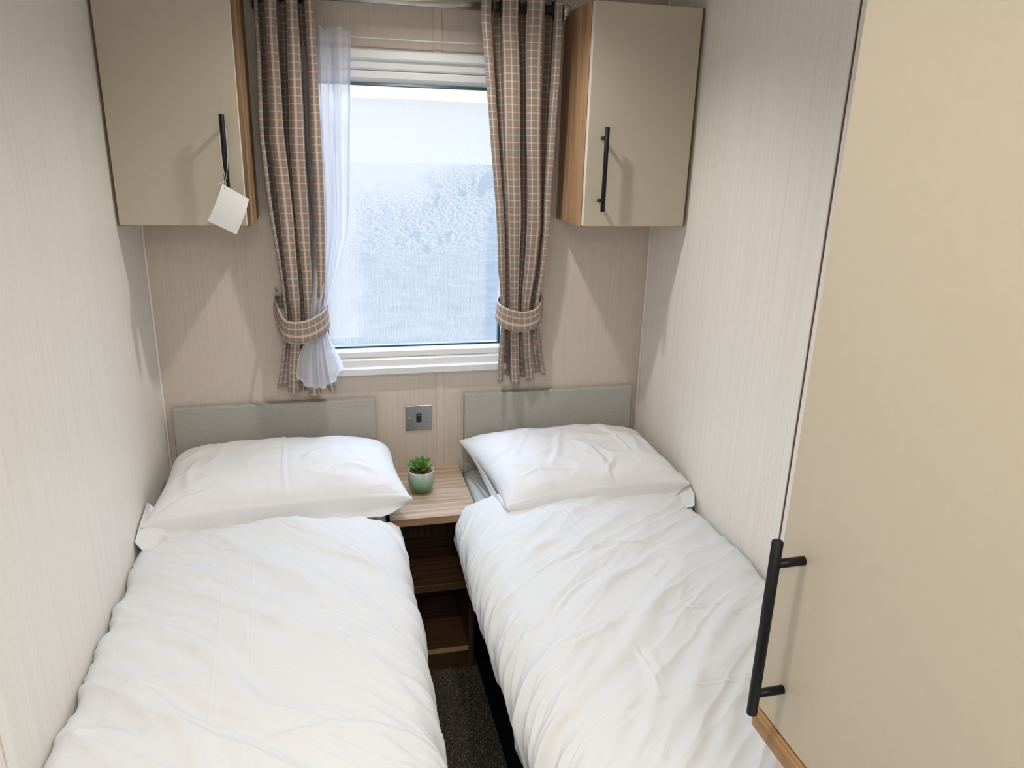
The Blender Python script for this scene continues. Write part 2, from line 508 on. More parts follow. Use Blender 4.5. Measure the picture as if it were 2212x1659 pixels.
# zone masks
hmid = math_(nt, 'ADD', Z, math_(nt, 'MULTIPLY', math_(nt, 'SUBTRACT', wob, .5), .16))
slope = math_(nt, 'SUBTRACT', hmid, math_(nt, 'MULTIPLY', math_(nt, 'MAXIMUM', math_(nt, 'SUBTRACT', X, .25), 0.0), .5))
top_m = math_(nt, 'SMOOTH_MIN', 1.0, math_(nt, 'MAXIMUM', math_(nt, 'DIVIDE', math_(nt, 'SUBTRACT', slope, .40), .10), 0.0), .1, clamp=True)
low_m = math_(nt, 'MULTIPLY', math_(nt, 'SUBTRACT', .34, hmid), 12.0, clamp=True)
left_m = math_(nt, 'MULTIPLY', math_(nt, 'SUBTRACT', .125, math_(nt, 'ADD', X, math_(nt, 'MULTIPLY', math_(nt, 'SUBTRACT', wob, .5), .16))), 22.0, clamp=True)
left_m = math_(nt, 'MULTIPLY', left_m, math_(nt, 'MULTIPLY', math_(nt, 'SUBTRACT', Z, .028), 200.0, clamp=True))
f = mixc(nt, low_m, fleck, drip)
f = mixc(nt, top_m, f, fine)
f = mixc(nt, math_(nt, 'MULTIPLY', left_m, .8), f, fine)
# a clear rim along the right and lower edges
rim = math_(nt, 'MAXIMUM', math_(nt, 'MULTIPLY', math_(nt, 'SUBTRACT', X, math_(nt, 'ADD', .478, math_(nt, 'MULTIPLY', gran, .012))), 90.0, clamp=True),
            math_(nt, 'MULTIPLY', math_(nt, 'SUBTRACT', math_(nt, 'ADD', .006, math_(nt, 'MULTIPLY', gran, .012)), Z), 90.0, clamp=True))
rim = math_(nt, 'MULTIPLY', rim, math_(nt, 'MULTIPLY', math_(nt, 'SUBTRACT', .45, Z), 6.0, clamp=True))
f = mixc(nt, rim, f, (.06, .06, .06))
# clear band at the very top
tb = math_(nt, 'MULTIPLY', math_(nt, 'SUBTRACT', Z, math_(nt, 'ADD', .722, math_(nt, 'MULTIPLY', math_(nt, 'SUBTRACT', wob, .5), .012))), 200.0, clamp=True)
f = mixc(nt, tb, f, (.0, .0, .0))
tp = N(nt, 'ShaderNodeBsdfTransparent'); tp.inputs[0].default_value = (.90, .955, .98, 1)
tl = N(nt, 'ShaderNodeBsdfTranslucent'); tl.inputs[0].default_value = (.325, .29, .245, 1)
df = N(nt, 'ShaderNodeBsdfDiffuse'); df.inputs[0].default_value = (.5, .52, .55, 1)
a = N(nt, 'ShaderNodeMixShader'); a.inputs[0].default_value = .25
nt.links.new(tl.outputs[0], a.inputs[1]); nt.links.new(df.outputs[0], a.inputs[2])
ff = math_(nt, 'MULTIPLY', f, .66)
c = N(nt, 'ShaderNodeMixShader'); nt.links.new(ff, c.inputs[0])
nt.links.new(tp.outputs[0], c.inputs[1]); nt.links.new(a.outputs[0], c.inputs[2])
gl = N(nt, 'ShaderNodeBsdfGlossy'); gl.inputs['Roughness'].default_value = .08
c2 = N(nt, 'ShaderNodeMixShader'); c2.inputs[0].default_value = .03
nt.links.new(c.outputs[0], c2.inputs[1]); nt.links.new(gl.outputs[0], c2.inputs[2])
nt.links.new(c2.outputs[0], out.inputs[0]); M['pane'] = m

# carpet
m, nt, b = new_mat('charcoal_twist_carpet')
n1 = noise(nt, mapping(nt, (1, 1, 1)), 420, 3, .7); n2 = noise(nt, mapping(nt, (1, 1, 1)), 30, 3)
r = ramp(nt, n1.outputs[0], [(.33, (.012, .010, .009)), (.5, (.05, .043, .036)), (.66, (.17, .14, .11))])
nt.links.new(r.outputs[0], b.inputs['Base Color']); b.inputs['Roughness'].default_value = 1; b.inputs['Specular IOR Level'].default_value = .1
bump(nt, b, n1.outputs[0], .9, .004); M['carpet'] = m
m, nt, b = new_mat('charcoal_pile')
oi = N(nt, 'ShaderNodeTexCoord'); n1 = noise(nt, mapping(nt, (1, 1, 1)), 260, 2, .7)
r = ramp(nt, n1.outputs[0], [(.35, (.04, .036, .034)), (.5, (.16, .14, .12)), (.65, (.52, .45, .36))])
nt.links.new(r.outputs[0], b.inputs['Base Color']); b.inputs['Roughness'].default_value = 1; M['pile'] = m

# glazed pot, fading from pale mint to green as its glaze does
m, nt, b = new_mat('ombre_green_glaze')
sp2 = N(nt, 'ShaderNodeSeparateXYZ'); tcn = N(nt, 'ShaderNodeTexCoord'); nt.links.new(tcn.outputs['Object'], sp2.inputs[0])
n1 = noise(nt, mapping(nt, (40, 40, 14)), 1, 3)
zz = math_(nt, 'ADD', sp2.outputs[2], math_(nt, 'MULTIPLY', math_(nt, 'SUBTRACT', n1.outputs[0], .5), .012))
r = ramp(nt, math_(nt, 'DIVIDE', zz, .078), [(.05, (.05, .14, .05)), (.28, (.09, .23, .11)), (.55, (.25, .42, .29)), (.8, (.46, .58, .49)), (.97, (.60, .66, .60))])
nt.links.new(r.outputs[0], b.inputs['Base Color']); b.inputs['Roughness'].default_value = .16; b.inputs['Coat Weight'].default_value = .5
M['pot'] = m
m, nt, b = new_mat('succulent_leaf')
n1 = noise(nt, mapping(nt, (60, 60, 60)), 1, 3)
r = ramp(nt, n1.outputs[0], [(.3, (.02, .085, .010)), (.5, (.07, .20, .022)), (.7, (.24, .38, .04))])
nt.links.new(r.outputs[0], b.inputs['Base Color']); b.inputs['Roughness'].default_value = .22; b.inputs['Coat Weight'].default_value = .3
M['leaf'] = m
m, nt, b = new_mat('brown_gravel')
v = N(nt, 'ShaderNodeTexVoronoi'); v.inputs['Scale'].default_value = 260
nt.links.new(mapping(nt, (1, 1, 1)).outputs[0], v.inputs['Vector'])
r = ramp(nt, v.outputs['Color'], [(.2, (.02, .012, .006)), (.5, (.12, .07, .03)), (.85, (.42, .30, .15))])
nt.links.new(r.outputs[0], b.inputs['Base Color']); M['gravel'] = m
m, nt, b = new_mat('frosty_ground')
n1 = noise(nt, mapping(nt, (1, 1, 1)), 3, 5)
r = ramp(nt, n1.outputs[0], [(.3, (.056, .056, .053)), (.7, (.078, .075, .070))])
nt.links.new(r.outputs[0], b.inputs['Base Color']); b.inputs['Roughness'].default_value = 1; b.inputs['Specular IOR Level'].default_value = 0
M['ground'] = m
m, nt, b = new_mat('lit_led_diffuser')
b.inputs['Emission Color'].default_value = (1, .9, .78, 1); b.inputs['Emission Strength'].default_value = 6
M['led'] = m

# ------------------------------------------------------------------ room shell
YB = -3.3          # wall behind the camera
GX0, GX1, GZ0, GZ1 = .488, 1.018, .984, 1.740   # visible glass
OX0, OX1, OZ0, OZ1 = .410, 1.097, .905, 1.822   # hole in the wall
bm = bmesh.new()
bm_box(bm, -.06, OX0, 0, .07, 0, CEIL + .05); bm_box(bm, OX1, RW + .06, 0, .07, 0, CEIL + .05)
bm_box(bm, OX0, OX1, 0, .07, 0, OZ0); bm_box(bm, OX0, OX1, 0, .07, OZ1, CEIL + .05)
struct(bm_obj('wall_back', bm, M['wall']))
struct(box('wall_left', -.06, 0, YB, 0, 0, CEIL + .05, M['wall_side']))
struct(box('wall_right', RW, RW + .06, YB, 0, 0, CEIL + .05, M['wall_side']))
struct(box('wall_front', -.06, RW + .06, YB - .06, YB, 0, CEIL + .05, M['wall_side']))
struct(box('ceiling', -.06, RW + .06, YB, 0, CEIL, CEIL + .05, M['ceil']))
struct(box('floor', -.06, RW + .06, YB, .07, -.05, 0, M['carpet']))
# joint strips and corner beads
struct(box('trim_1', .816, .838, -.004, 0, 0, OZ0 - .005, M['strip'], bev=.0012))
struct(box('trim_2', .812, .835, -.004, 0, OZ1 + .005, CEIL, M['strip'], bev=.0012))
struct(box('trim_3', -.0, .006, -.006, 0, 0, CEIL, M['corner'], bev=.002))
struct(box('trim_4', RW - .006, RW, -.006, 0, 0, CEIL, M['corner'], bev=.002))
struct(box('trim_5', RW - .004, RW, -.884, -.858, 0, CEIL, M['strip_side'], bev=.0012))
struct(box('trim_6', RW - .0012, RW, -.8875, -.884, 0, CEIL, M['gap']))
struct(box('trim_7', 0, .004, -1.247, -1.222, 0, CEIL, M['strip_side'], bev=.0012))
struct(box('trim_8', 0, .0012, -1.222, -1.2185, 0, CEIL, M['gap']))

# outside
g = box('frosty_ground', -40, 42, .2, 80, -.65, -.6, M['ground']); g['kind'] = 'structure'

# window: mitred rings swept from a profile (inset from the outer edge, y)
def ring(name, x0, x1, z0, z1, prof, mat, parent):
    verts, faces = [], []
    n = len(prof)
    for cx, cz, sx_, sz_ in ((x0, z0, 1, 1), (x1, z0, -1, 1), (x1, z1, -1, -1), (x0, z1, 1, -1)):
        for (i, y) in prof: verts.append((cx + sx_ * i, y, cz + sz_ * i))
    for c_ in range(4):
        d_ = (c_ + 1) % 4
        for k in range(n):
            k2 = (k + 1) % n
            faces.append((c_ * n + k, d_ * n + k, d_ * n + k2, c_ * n + k2))
    o = mesh_obj(name, verts, faces, mat)
    bmx = bmesh.new(); bmx.from_mesh(o.data); bmesh.ops.recalc_face_normals(bmx, faces=bmx.faces); bmx.to_mesh(o.data); bmx.free()
    if parent: adopt(parent, o)
    return o
win = thing('window_1', 'white framed window with frost covered glass between the checked curtains', 'window', (.76, 0, .90))
win['kind'] = 'structure'
fx0, fx1, fz0, fz1 = .403, 1.104, .898, 1.829
ring('window_frame', fx0, fx1, fz0, fz1, [(0, -.001), (0, -.020), (.003, -.024), (.022, -.026), (.026, -.022), (.027, -.014), (.046, -.012), (.050, -.008), (.052, .0), (.052, .06), (.007, .06), (.007, -.001)], M['pvc'], win)
sash = ring('sash', fx0 + .050, fx1 - .050, fz0 + .050, fz1 - .050, [(0, .004), (.0025, -.004), (.006, -.006), (.021, -.005), (.027, .003), (.033, .012), (.034, .03), (0, .03)], M['pvc'], win)
gk = ring('gasket', GX0 - .006, GX1 + .006, GZ0 - .006, GZ1 + .006, [(0, .010), (.006, .0085), (.0075, .012), (.0075, .026), (0, .026)], M['gasket'], win)
pane = mesh_obj('glass_pane', [(0, 0, 0), (GX1 - GX0 + .006, 0, 0), (GX1 - GX0 + .006, 0, GZ1 - GZ0 + .006), (0, 0, GZ1 - GZ0 + .006),
                              (0, .004, 0), (GX1 - GX0 + .006, .004, 0), (GX1 - GX0 + .006, .004, GZ1 - GZ0 + .006), (0, .004, GZ1 - GZ0 + .006)],
               [(0, 1, 2, 3), (7, 6, 5, 4), (0, 4, 5, 1), (1, 5, 6, 2), (2, 6, 7, 3), (3, 7, 4, 0)], None)
# the ice lies on one face only; the other faces are plain clear glass
clear, nt, b = new_mat('clear_glass'); nt.nodes.remove(b)
tp = N(nt, 'ShaderNodeBsdfTransparent'); nt.links.new(tp.outputs[0], nt.nodes['Material Output'].inputs[0])
pane.data.materials.append(M['pane']); pane.data.materials.append(clear)
for i, pl_ in enumerate(pane.data.polygons): pl_.material_index = 0 if i == 0 else 1
pane.location = (GX0 - .003, .016, GZ0 - .003)
adopt(win, pane)

# ------------------------------------------------------------------ pull handle (bar on two posts)
def bar_handle(parent, x, yface, zlo, zhi, axis='y', sgn=-1, out=.036, r=.0062, bm_only=False):
    """axis: direction the handle stands off along"""
    bm = bmesh.new()
    L = zhi - zlo
    def P(off, z):
        return (x, yface + sgn * off, z) if axis == 'y' else (yface + sgn * off, x, z)
    e_ = .0012
    bm_tube(bm, [P(out, zlo), P(out, zlo + e_), P(out, zhi - e_), P(out, zhi)], [r - e_, r, r, r - e_], 20)
    for z in (zlo + .028, zhi - .028):
        bm_tube(bm, [P(-.0005, z), P(out, z)], r * .82, 16)
    o = bm_obj('handle', bm, M['black'], None, True)
    for p_ in o.data.polygons:
        if len(p_.vertices) > 4: p_.use_smooth = False
    return o

# ------------------------------------------------------------------ wall cabinets
def cabinet(label, x0, x1, z0, z1, dx0, dx1, handle_x):
    yc = -.235
    root = thing('wall_cabinet', label, 'cabinet', ((x0 + x1) / 2, 0, z0))
    t = .016
    bm = bmesh.new()
    bm_box(bm, x0, x0 + t, yc, -.0005, z0, z1, .0007, 1); bm_box(bm, x1 - t, x1, yc, -.0005, z0, z1, .0007, 1)
    s_ = bm_obj('side_panel', bm, M['wood_v'])
    bm = bmesh.new()
    bm_box(bm, x0 + t, x1 - t, yc + .001, -.0005, z0, z0 + t); bm_box(bm, x0 + t, x1 - t, yc + .001, -.0005, z1 - t, z1)
    bm_box(bm, x0 + t, x1 - t, -.006, -.0005, z0 + t, z1 - t)
    c_ = bm_obj('carcass', bm, M['wood_v'])
    # front edges of the gables are darker lipping
    bm = bmesh.new()
    bm_box(bm, x0 + .0004, x0 + t - .0004, yc - .0008, yc, z0, z1); bm_box(bm, x1 - t + .0004, x1 - .0004, yc - .0008, yc, z0, z1)
    l_ = bm_obj('lipping', bm, M['wood_f'])
    d_ = box('door', dx0, dx1, -.253, yc - .001, z0 + .003, z1 - .003, M['door'], bev=.0008, seg=1)
    d_.data.materials.append(M['door_edge'])
    for p_ in d_.data.polygons:
        if abs(p_.normal.x) > .5: p_.material_index = 1
    adopt(root, s_, c_, l_, d_)
    h_ = bar_handle(None, handle_x, -.253, 1.4225, 1.6425)
    h_.parent = d_
    return root
cabinet('beige wall cabinet left of the window with a white tag on its handle', .0, .313, 1.376, 2.10, .0085, .303, .268)
cabinet('short beige wall cabinet with wood sides right of the window', 1.192, 1.511, 1.3765, 1.953, 1.1945, 1.4985, 1.2365)

# ------------------------------------------------------------------ hanging tag
tg = thing('paper_tag', 'blank white card tag hanging on a string from the left cabinet handle', 'tag', (.265, -.29, 1.47))
n = 12
vs = []; fs = []
A_, B_, C_, D_ = [Vector(v) for v in ((.258, -.300, 1.483), (.317, -.300, 1.448), (.281, -.303, 1.363), (.217, -.303, 1.396))]
for side in (0, 1):
    for i in range(n + 1):
        for j in range(n + 1):
            u, v = i / n, j / n
            p_ = A_ * (1 - u) * (1 - v) + B_ * u * (1 - v) + C_ * u * v + D_ * (1 - u) * v
            p_ = p_ + Vector((0, -.004 * sin(pi * v) + .0004 * side, 0)) + Vector((.003 * sin(pi * v), 0, 0))
            vs.append(p_)
K = (n + 1) ** 2
for i in range(n):
    for j in range(n):
        a0 = i * (n + 1) + j
        fs.append((a0, a0 + 1, a0 + n + 2, a0 + n + 1)); fs.append((K + a0 + n + 1, K + a0 + n + 2, K + a0 + 1, K + a0))
card = mesh_obj('card', vs, fs, M['card'], smooth=True)
hole = A_ + (D_ - A_) * .10 + (B_ - A_) * .12
bm = bmesh.new()
bm_tube(bm, [hole + Vector((0, .0008, 0)), hole + Vector((0, -.0006, 0))], .0023, 16)
eye = bm_obj('eyelet', bm, M['black'])
hx = .268
knot = Vector((.2655, -.2985, 1.489))
bm = bmesh.new()
bm_tube(bm, [(hx - .0070, -.294, 1.6160), (hx - .0075, -.296, 1.58), (hx - .0068, -.297, 1.55), (hx - .006, -.298, 1.53), (hx - .0035, -.2985, 1.505), knot], .0006, 6)
bm_tube(bm, [(hx + .0070, -.286, 1.6160), (hx + .0078, -.292, 1.58), (hx + .0075, -.294, 1.55), (hx + .0045, -.297, 1.52), (hx + .0005, -.2985, 1.50), knot], .0006, 6)
bm_tube(bm, [(hx - .0070, -.294, 1.6160), (hx - .0065, -.282, 1.6190), (hx, -.279, 1.6205), (hx + .0065, -.280, 1.6190), (hx + .0070, -.286, 1.6160)], .0006, 6)
bm_tube(bm, [knot, knot + Vector((.001, -.001, -.006)), hole + Vector((0, -.001, .0))], .0008, 6)
bm_tube(bm, [knot + Vector((0, -.001, 0)), knot + Vector((-.006, -.003, -.001)), knot + Vector((-.014, -.003, -.005)), knot + Vector((-.020, -.003, -.010))], [.0009, .0009, .001, .0016], 6)
strg = bm_obj('string', bm, M['string'], None, True)
adopt(tg, card, eye, strg)

# ------------------------------------------------------------------ headboards
def headboard(label, x0, x1, z0, z1):
    bm = bmesh.new(); bm_box(bm, x0, x1, -.030, -.0015, z0, z1, .006, 4)
    o = bm_obj('headboard', bm, M['headboard'], None, True)
    tag(o, label, 'headboard')
headboard('grey woven headboard fixed to the wall behind the left bed', .027, .620, .36, .824)
headboard('grey woven headboard fixed to the wall behind the right bed', .903, 1.481, .36, .823)

# ------------------------------------------------------------------ light switch
sw = thing('light_switch', 'square brushed steel switch plate with one black rocker on the back wall', 'switch', (.758, 0, .742))
bm = bmesh.new(); bm_box(bm, .715, .801, -.0045, -.0002, .699, .785, .002, 3)
pl_ = bm_obj('plate', bm, M['plate'], None, False)
rk = box('rocker', .7495, .7665, -.0075, -.0042, .729, .757, M['switch_black'], bev=.001)
rm = box('rocker_mark', .7515, .7645, -.0079, -.0074, .7515, .7530, M['steel'])
sc_ = []
for sx_ in (.728, .788):
    bm = bmesh.new(); lathe_bm(bm, [(0, .0016), (.0028, .0013), (.0042, 0), (.0042, -.001)], 20)
    bm_box(bm, -.0026, .0026, -.0005, .0005, .0012, .0019)
    o = bm_obj('screw', bm, M['steel'], None, False)
    o.data.transform(Matrix.Translation((sx_, -.0045, .742)) @ Matrix.Rotation(radians(90), 4, 'X'))
    sc_.append(o)
adopt(sw, pl_, rk, rm, *sc_)

# ------------------------------------------------------------------ nightstand
ns = thing('nightstand', 'walnut effect bedside table with two open shelves between the beds', 'nightstand', (.77, -.17, 0))
nx0, nx1, nz1 = .634, .888, .566
top = box('table_top', nx0, nx1, -.350, -.001, nz1 - .024, nz1, M['wood_h'], bev=.0008, seg=1)
top.data.materials.append(wood('walnut_top_front_shaded', 'x', light=(.36, .225, .125), dark=(.20, .11, .055)))  # front face out of the daylight: its shade is painted as darker wood
for p_ in top.data.polygons:
    if p_.normal.y < -.9: p_.material_index = 1
sl = box('side_panel', nx0 + .002, nx0 + .018, -.312, -.001, 0, nz1 - .024, M['wood_shade_v'])
sr = box('side_panel', nx1 - .017, nx1 - .001, -.312, -.001, 0, nz1 - .024, M['wood_shade_v'])
bk = box('back_panel', nx0 + .018, nx1 - .017, -.010, -.001, .08, nz1 - .024, M['wood_shade_v'])
s1 = box('shelf', nx0 + .018, nx1 - .017, -.309, -.010, .290, .313, M['wood_shade'], bev=.0006, seg=1)
s2 = box('shelf', nx0 + .018, nx1 - .017, -.306, -.010, .062, .080, M['wood_shade'])
s2e = box('shelf_edge', nx0 + .018, nx1 - .017, -.3085, -.306, .064, .0805, M['wood_edge_lit'])
pln = box('plinth', nx0 + .018, nx1 - .017, -.306, -.29, 0, .062, M['wood_shade'])
adopt(ns, top, sl, sr, bk, s1, s2, pln)
adopt(ns, s2e); s2e['label'] = 'front edge of the bottom shelf, painted pale as if lit'

# ------------------------------------------------------------------ potted succulent
pp = thing('potted_succulent', 'small green succulent in a mint to green glazed pot on the nightstand', 'plant', (.742, -.178, nz1))
bm = bmesh.new()
lathe_bm(bm, [(0, .001), (.020, .0), (.0235, .0015), (.031, .009), (.0365, .020), (.0392, .035), (.0400, .052), (.0398, .072), (.0392, .0745), (.0378, .0745), (.0370, .072), (.037, .060), (0, .060)], 64)
pot = bm_obj('pot', bm, M['pot'], pp, True)
bm = bmesh.new()
for k in range(420):
    rr = .0355 * math.sqrt(random.random()); an = random.random() * 2 * pi
    s_ = random.uniform(.0012, .0024)
    b2 = bmesh.ops.create_icosphere(bm, subdivisions=1, radius=s_)
    off = Vector((rr * cos(an), rr * sin(an), .0645 + random.uniform(-.0015, .0025)))
    for v in b2['verts']: v.co = Vector((v.co.x * random.uniform(.8, 1.3), v.co.y, v.co.z * .8)) + off
lathe_bm(bm, [(0, .0645), (.0368, .0645)], 32)
gv = bm_obj('gravel', bm, M['gravel'], pp); gv['kind'] = 'stuff'
bm = bmesh.new()
def leaf(bm, az, el, L, Wd, z0, r0, curl):
    nu, nv = 8, 8
    rows = []
    for i in range(nu + 1):
        t = i / nu
        w = Wd * (sin(pi * min(1, (t * .82 + .18))) ** .75) * (1 - .0 * t) if t < 1 else 0.0
        w = Wd * (1.15 * (t + .12) ** .6 * (1 - t) ** .42)
        th = .0034 * (1 - t) ** .5 * (.5 + t) + .0004
        a_ = el + curl * t
        px = r0 + L * (t * cos(el + curl * t * .5)); pz = z0 + L * (t * sin(el + curl * t * .5))
        row = []
        for j in range(nv):
            q = 2 * pi * j / nv
            cx_ = w * cos(q); cz_ = th * sin(q) + .22 * abs(cx_) ** 1.3 * 3
            row.append(bm.verts.new(Matrix.Rotation(az, 3, 'Z') @ Vector((px - sin(a_) * cz_, cx_, pz + cos(a_) * cz_))))
        rows.append(row)
    for i in range(nu):
        for j in range(nv):
            bm.faces.new((rows[i][j], rows[i][(j + 1) % nv], rows[i + 1][(j + 1) % nv], rows[i + 1][j]))
    bm.faces.new(rows[0][::-1]); bm.faces.new(rows[-1])
az = 0
for k in range(20):
    f_ = k / 19
    az += radians(137.5)
    leaf(bm, az, radians(18 + 64 * f_ ** 1.2), .055 - .030 * f_, .0135 - .0062 * f_, .067 + .018 * f_, .004, radians(26 - 14 * f_))
fo = bm_obj('foliage', bm, M['leaf'], pp, True)
bm = bmesh.new()
fo_tips = []
az = 0
for k in range(20):
    f_ = k / 19; az += radians(137.5)
    el = radians(18 + 64 * f_ ** 1.2); L = .055 - .030 * f_; cu = radians(26 - 14 * f_)
    p_ = Matrix.Rotation(az, 3, 'Z') @ Vector((.004 + L * cos(el + cu * .5), 0, .067 + .018 * f_ + L * sin(el + cu * .5)))
    b2 = bmesh.ops.create_icosphere(bm, subdivisions=1, radius=.0007)
    for v in b2['verts']: v.co += p_
tips = bm_obj('leaf_tip', bm, M['door_edge'], None); tips.parent = fo; tips['label'] = 'pale pointed tips of the leaves'

# ------------------------------------------------------------------ beds
def grid_faces(nu, nv, off=0, flip=False):
    f = []
    for i in range(nu - 1):
        for j in range(nv - 1):
            a0 = off + i * nv + j
            q = (a0, a0 + 1, a0 + nv + 1, a0 + nv)
            f.append(q[::-1] if flip else q)
    return f

def bed(label, x0, x1, sheet_side):
    root = thing('single_bed', label, 'bed', ((x0 + x1) / 2, -.95, 0))
    b_ = box('bed_base', x0 + .006, x1 - .006, -1.90, -.035, 0, .35, M['base'], bev=.004)
    bm = bmesh.new(); bm_box(bm, x0, x1, -1.91, -.032, .352, .565, .03, 6)
    m_ = bm_obj('mattress', bm, M['mattress'], None, True)
    adopt(root, b_, m_)
    return root
bed('single bed with black base along the left wall', .004, .626, 1)
bed('single bed with black base along the right wall', .895, RW - .004, -1)

def cloth_normals(P):
    du = np.gradient(P, axis=0); dv = np.gradient(P, axis=1)
    n_ = np.cross(du, dv); n_ /= np.linalg.norm(n_, axis=2, keepdims=True) + 1e-12
    return n_

def duvet(name, label, prof, y0, y1, creases, side_cr, seed, mirror, hump):
    """prof: list of (x, z) across the bed from the wall edge over the top to the hanging hem"""
    pr = np.array(prof, float)
    for _ in range(3):
        q = [pr[0]]
        for a, b_ in zip(pr[:-1], pr[1:]): q += [a * .75 + b_ * .25, a * .25 + b_ * .75]
        q.append(pr[-1]); pr = np.array(q)
    s = np.concatenate([[0], np.cumsum(np.hypot(*np.diff(pr, axis=0).T))])
    nu, nv = 380, 560
    ss = np.linspace(0, s[-1], nu)
    px_ = np.interp(ss, s, pr[:, 0]); pz_ = np.interp(ss, s, pr[:, 1])
    yy = np.linspace(y0, y1, nv)
    X = np.repeat(px_[:, None], nv, 1); Z = np.repeat(pz_[:, None], nv, 1); Y = np.repeat(yy[None, :], nu, 0)
    S = np.repeat(ss[:, None], nv, 1)
    side = np.clip((S - (s[-1] - .29)) / .12, 0, 1)          # 1 on the hanging side
    P = np.stack([X, Y, Z], 2)
    Nn = cloth_normals(P)
    if Nn[nu // 2, nv // 2, 2] < 0: Nn = -Nn
    H = np.zeros((nu, nv))
    sgn = mirror
    o_ = seed * 3.7
    # broad diagonal waves
    a = (X * sgn * .62 + Y * .78); c_ = (X * sgn * .78 - Y * .62)
    H += .0115 * fbm(a * 9 + o_ + .3 * fbm(X * 3, Y * 3 + o_), c_ * 2.2 + o_, 2) * (1 - .5 * side)
    H += .0095 * ridged(a * 7.0 + 9 + o_ + .25 * fbm(X * 2.5 + o_, Y * 2.5), c_ * .9 + o_) * (1 - side)
    H += .0042 * ridged(a * 17 + o_ + .35 * fbm(X * 4, Y * 4 + o_), c_ * 1.8 + 4) * (1 - side)
    H += .0009 * fbm(X * 30 + o_, Y * 30, 2) + .0016 * ridged(a * 42 + o_, c_ * 7) * (fbm(X * 6, Y * 6 + o_) > .1)
    # pleats down the hanging side
    yw = Y + .05 * fbm(X * 3 + o_, Y * 5) + (S - s[-1]) * .65
    H += side * (.006 * pnoise(yw * 9 + o_, S * 1.5) + .010 * ridged(yw * 13 + 3 + o_, S * 1.0) + .005 * ridged(yw * 29 + o_, S * 2))
    H += side * .003 * fbm(yw * 40, S * 8)
    for (pts, w, h) in creases:
        H += crease(X, Y, pts, w, h) * (1 - .6 * side)
    for (pts, w, h) in side_cr:
        H += crease(Z * 1.0, Y, [(b2, a2) for a2, b2 in pts], w, h) * side
    # quilted edge near the wall: small gathers
    wallm = np.clip(1 - S / .09, 0, 1)
    H += wallm * (.006 * pnoise(Y * 16 + o_, S * 9) )
    P = P + Nn * H[..., None]
    # head end: rounded roll-over
    P[..., 2] += hump * np.exp(-((Y - (y0 - .055)) / .05) ** 2) * (1 - side)
    edge = np.clip((Y - (y0 - .03)) / .03, 0, 1)
    P[..., 2] -= .030 * edge ** 2 * (1 - side)
    P[..., 0] = np.clip(P[..., 0], .0025, RW - .0025)
    # hem wander
    hem = np.clip((S - (s[-1] - .09)) / .09, 0, 1)
    P[..., 2] += hem * .018 * fbm(Y * 5 + o_, Y * 0 + 2)
    verts = P.reshape(-1, 3)
    o = mesh_obj(name, verts, grid_faces(nu, nv), M['duvet'], smooth=True)
    # make sure faces point up / out
    if o.data.polygons[(nu // 2) * (nv - 1) + nv // 2].normal.z < 0: o.data.flip_normals()
    sm = o.modifiers.new('thick', 'SOLIDIFY'); sm.thickness = .006; sm.offset = -1
    tag(o, label, 'duvet')
    return o

LC = [([(.28, -.45), (.30, -.75), (.314, -.923), (.326, -1.247), (.33, -1.8)], .0018, .0008),
      ([(.232, -.648), (.246, -.909), (.256, -1.084), (.257, -1.2)], .0018, .0011),
      ([(.249, -1.033), (.325, -1.007), (.402, -1.028), (.48, -1.0), (.557, -.98)], .0024, .0018),
      ([(.073, -.997), (.146, -1.012), (.239, -1.044)], .0035, .0035),
      ([(.017, -.801), (.118, -.821), (.23, -.92), (.314, -1.072), (.342, -1.125)], .022, .0105),
      ([(.018, -.906), (.151, -1.038), (.24, -1.159), (.258, -1.232), (.3, -1.4)], .020, .009),
      ([(.028, -.557), (.159, -.613), (.315, -.759), (.454, -.856)], .018, .0075),
      ([(.443, -.537), (.523, -.541), (.544, -.587)], .004, .003),
      ([(.337, -.444), (.521, -.575), (.624, -.82)], .013, .0055),
      ([(.39, -.638), (.554, -.806), (.625, -1.001)], .014, .0055),
      ([(.453, -.905), (.583, -1.063), (.629, -1.185)], .014, .005),
      ([(.348, -1.203), (.492, -1.179), (.63, -1.241)], .010, .005),
      ([(.541, -1.288), (.571, -1.285), (.628, -1.311)], .006, .004),
      ([(.048, -.507), (.236, -.565), (.392, -.699)], .015, .006),
      ([(.134, -.705), (.277, -.769), (.398, -.909)], .016, .007),
      ([(.022, -1.113), (.073, -1.091), (.144, -1.149)], .013, .008)]
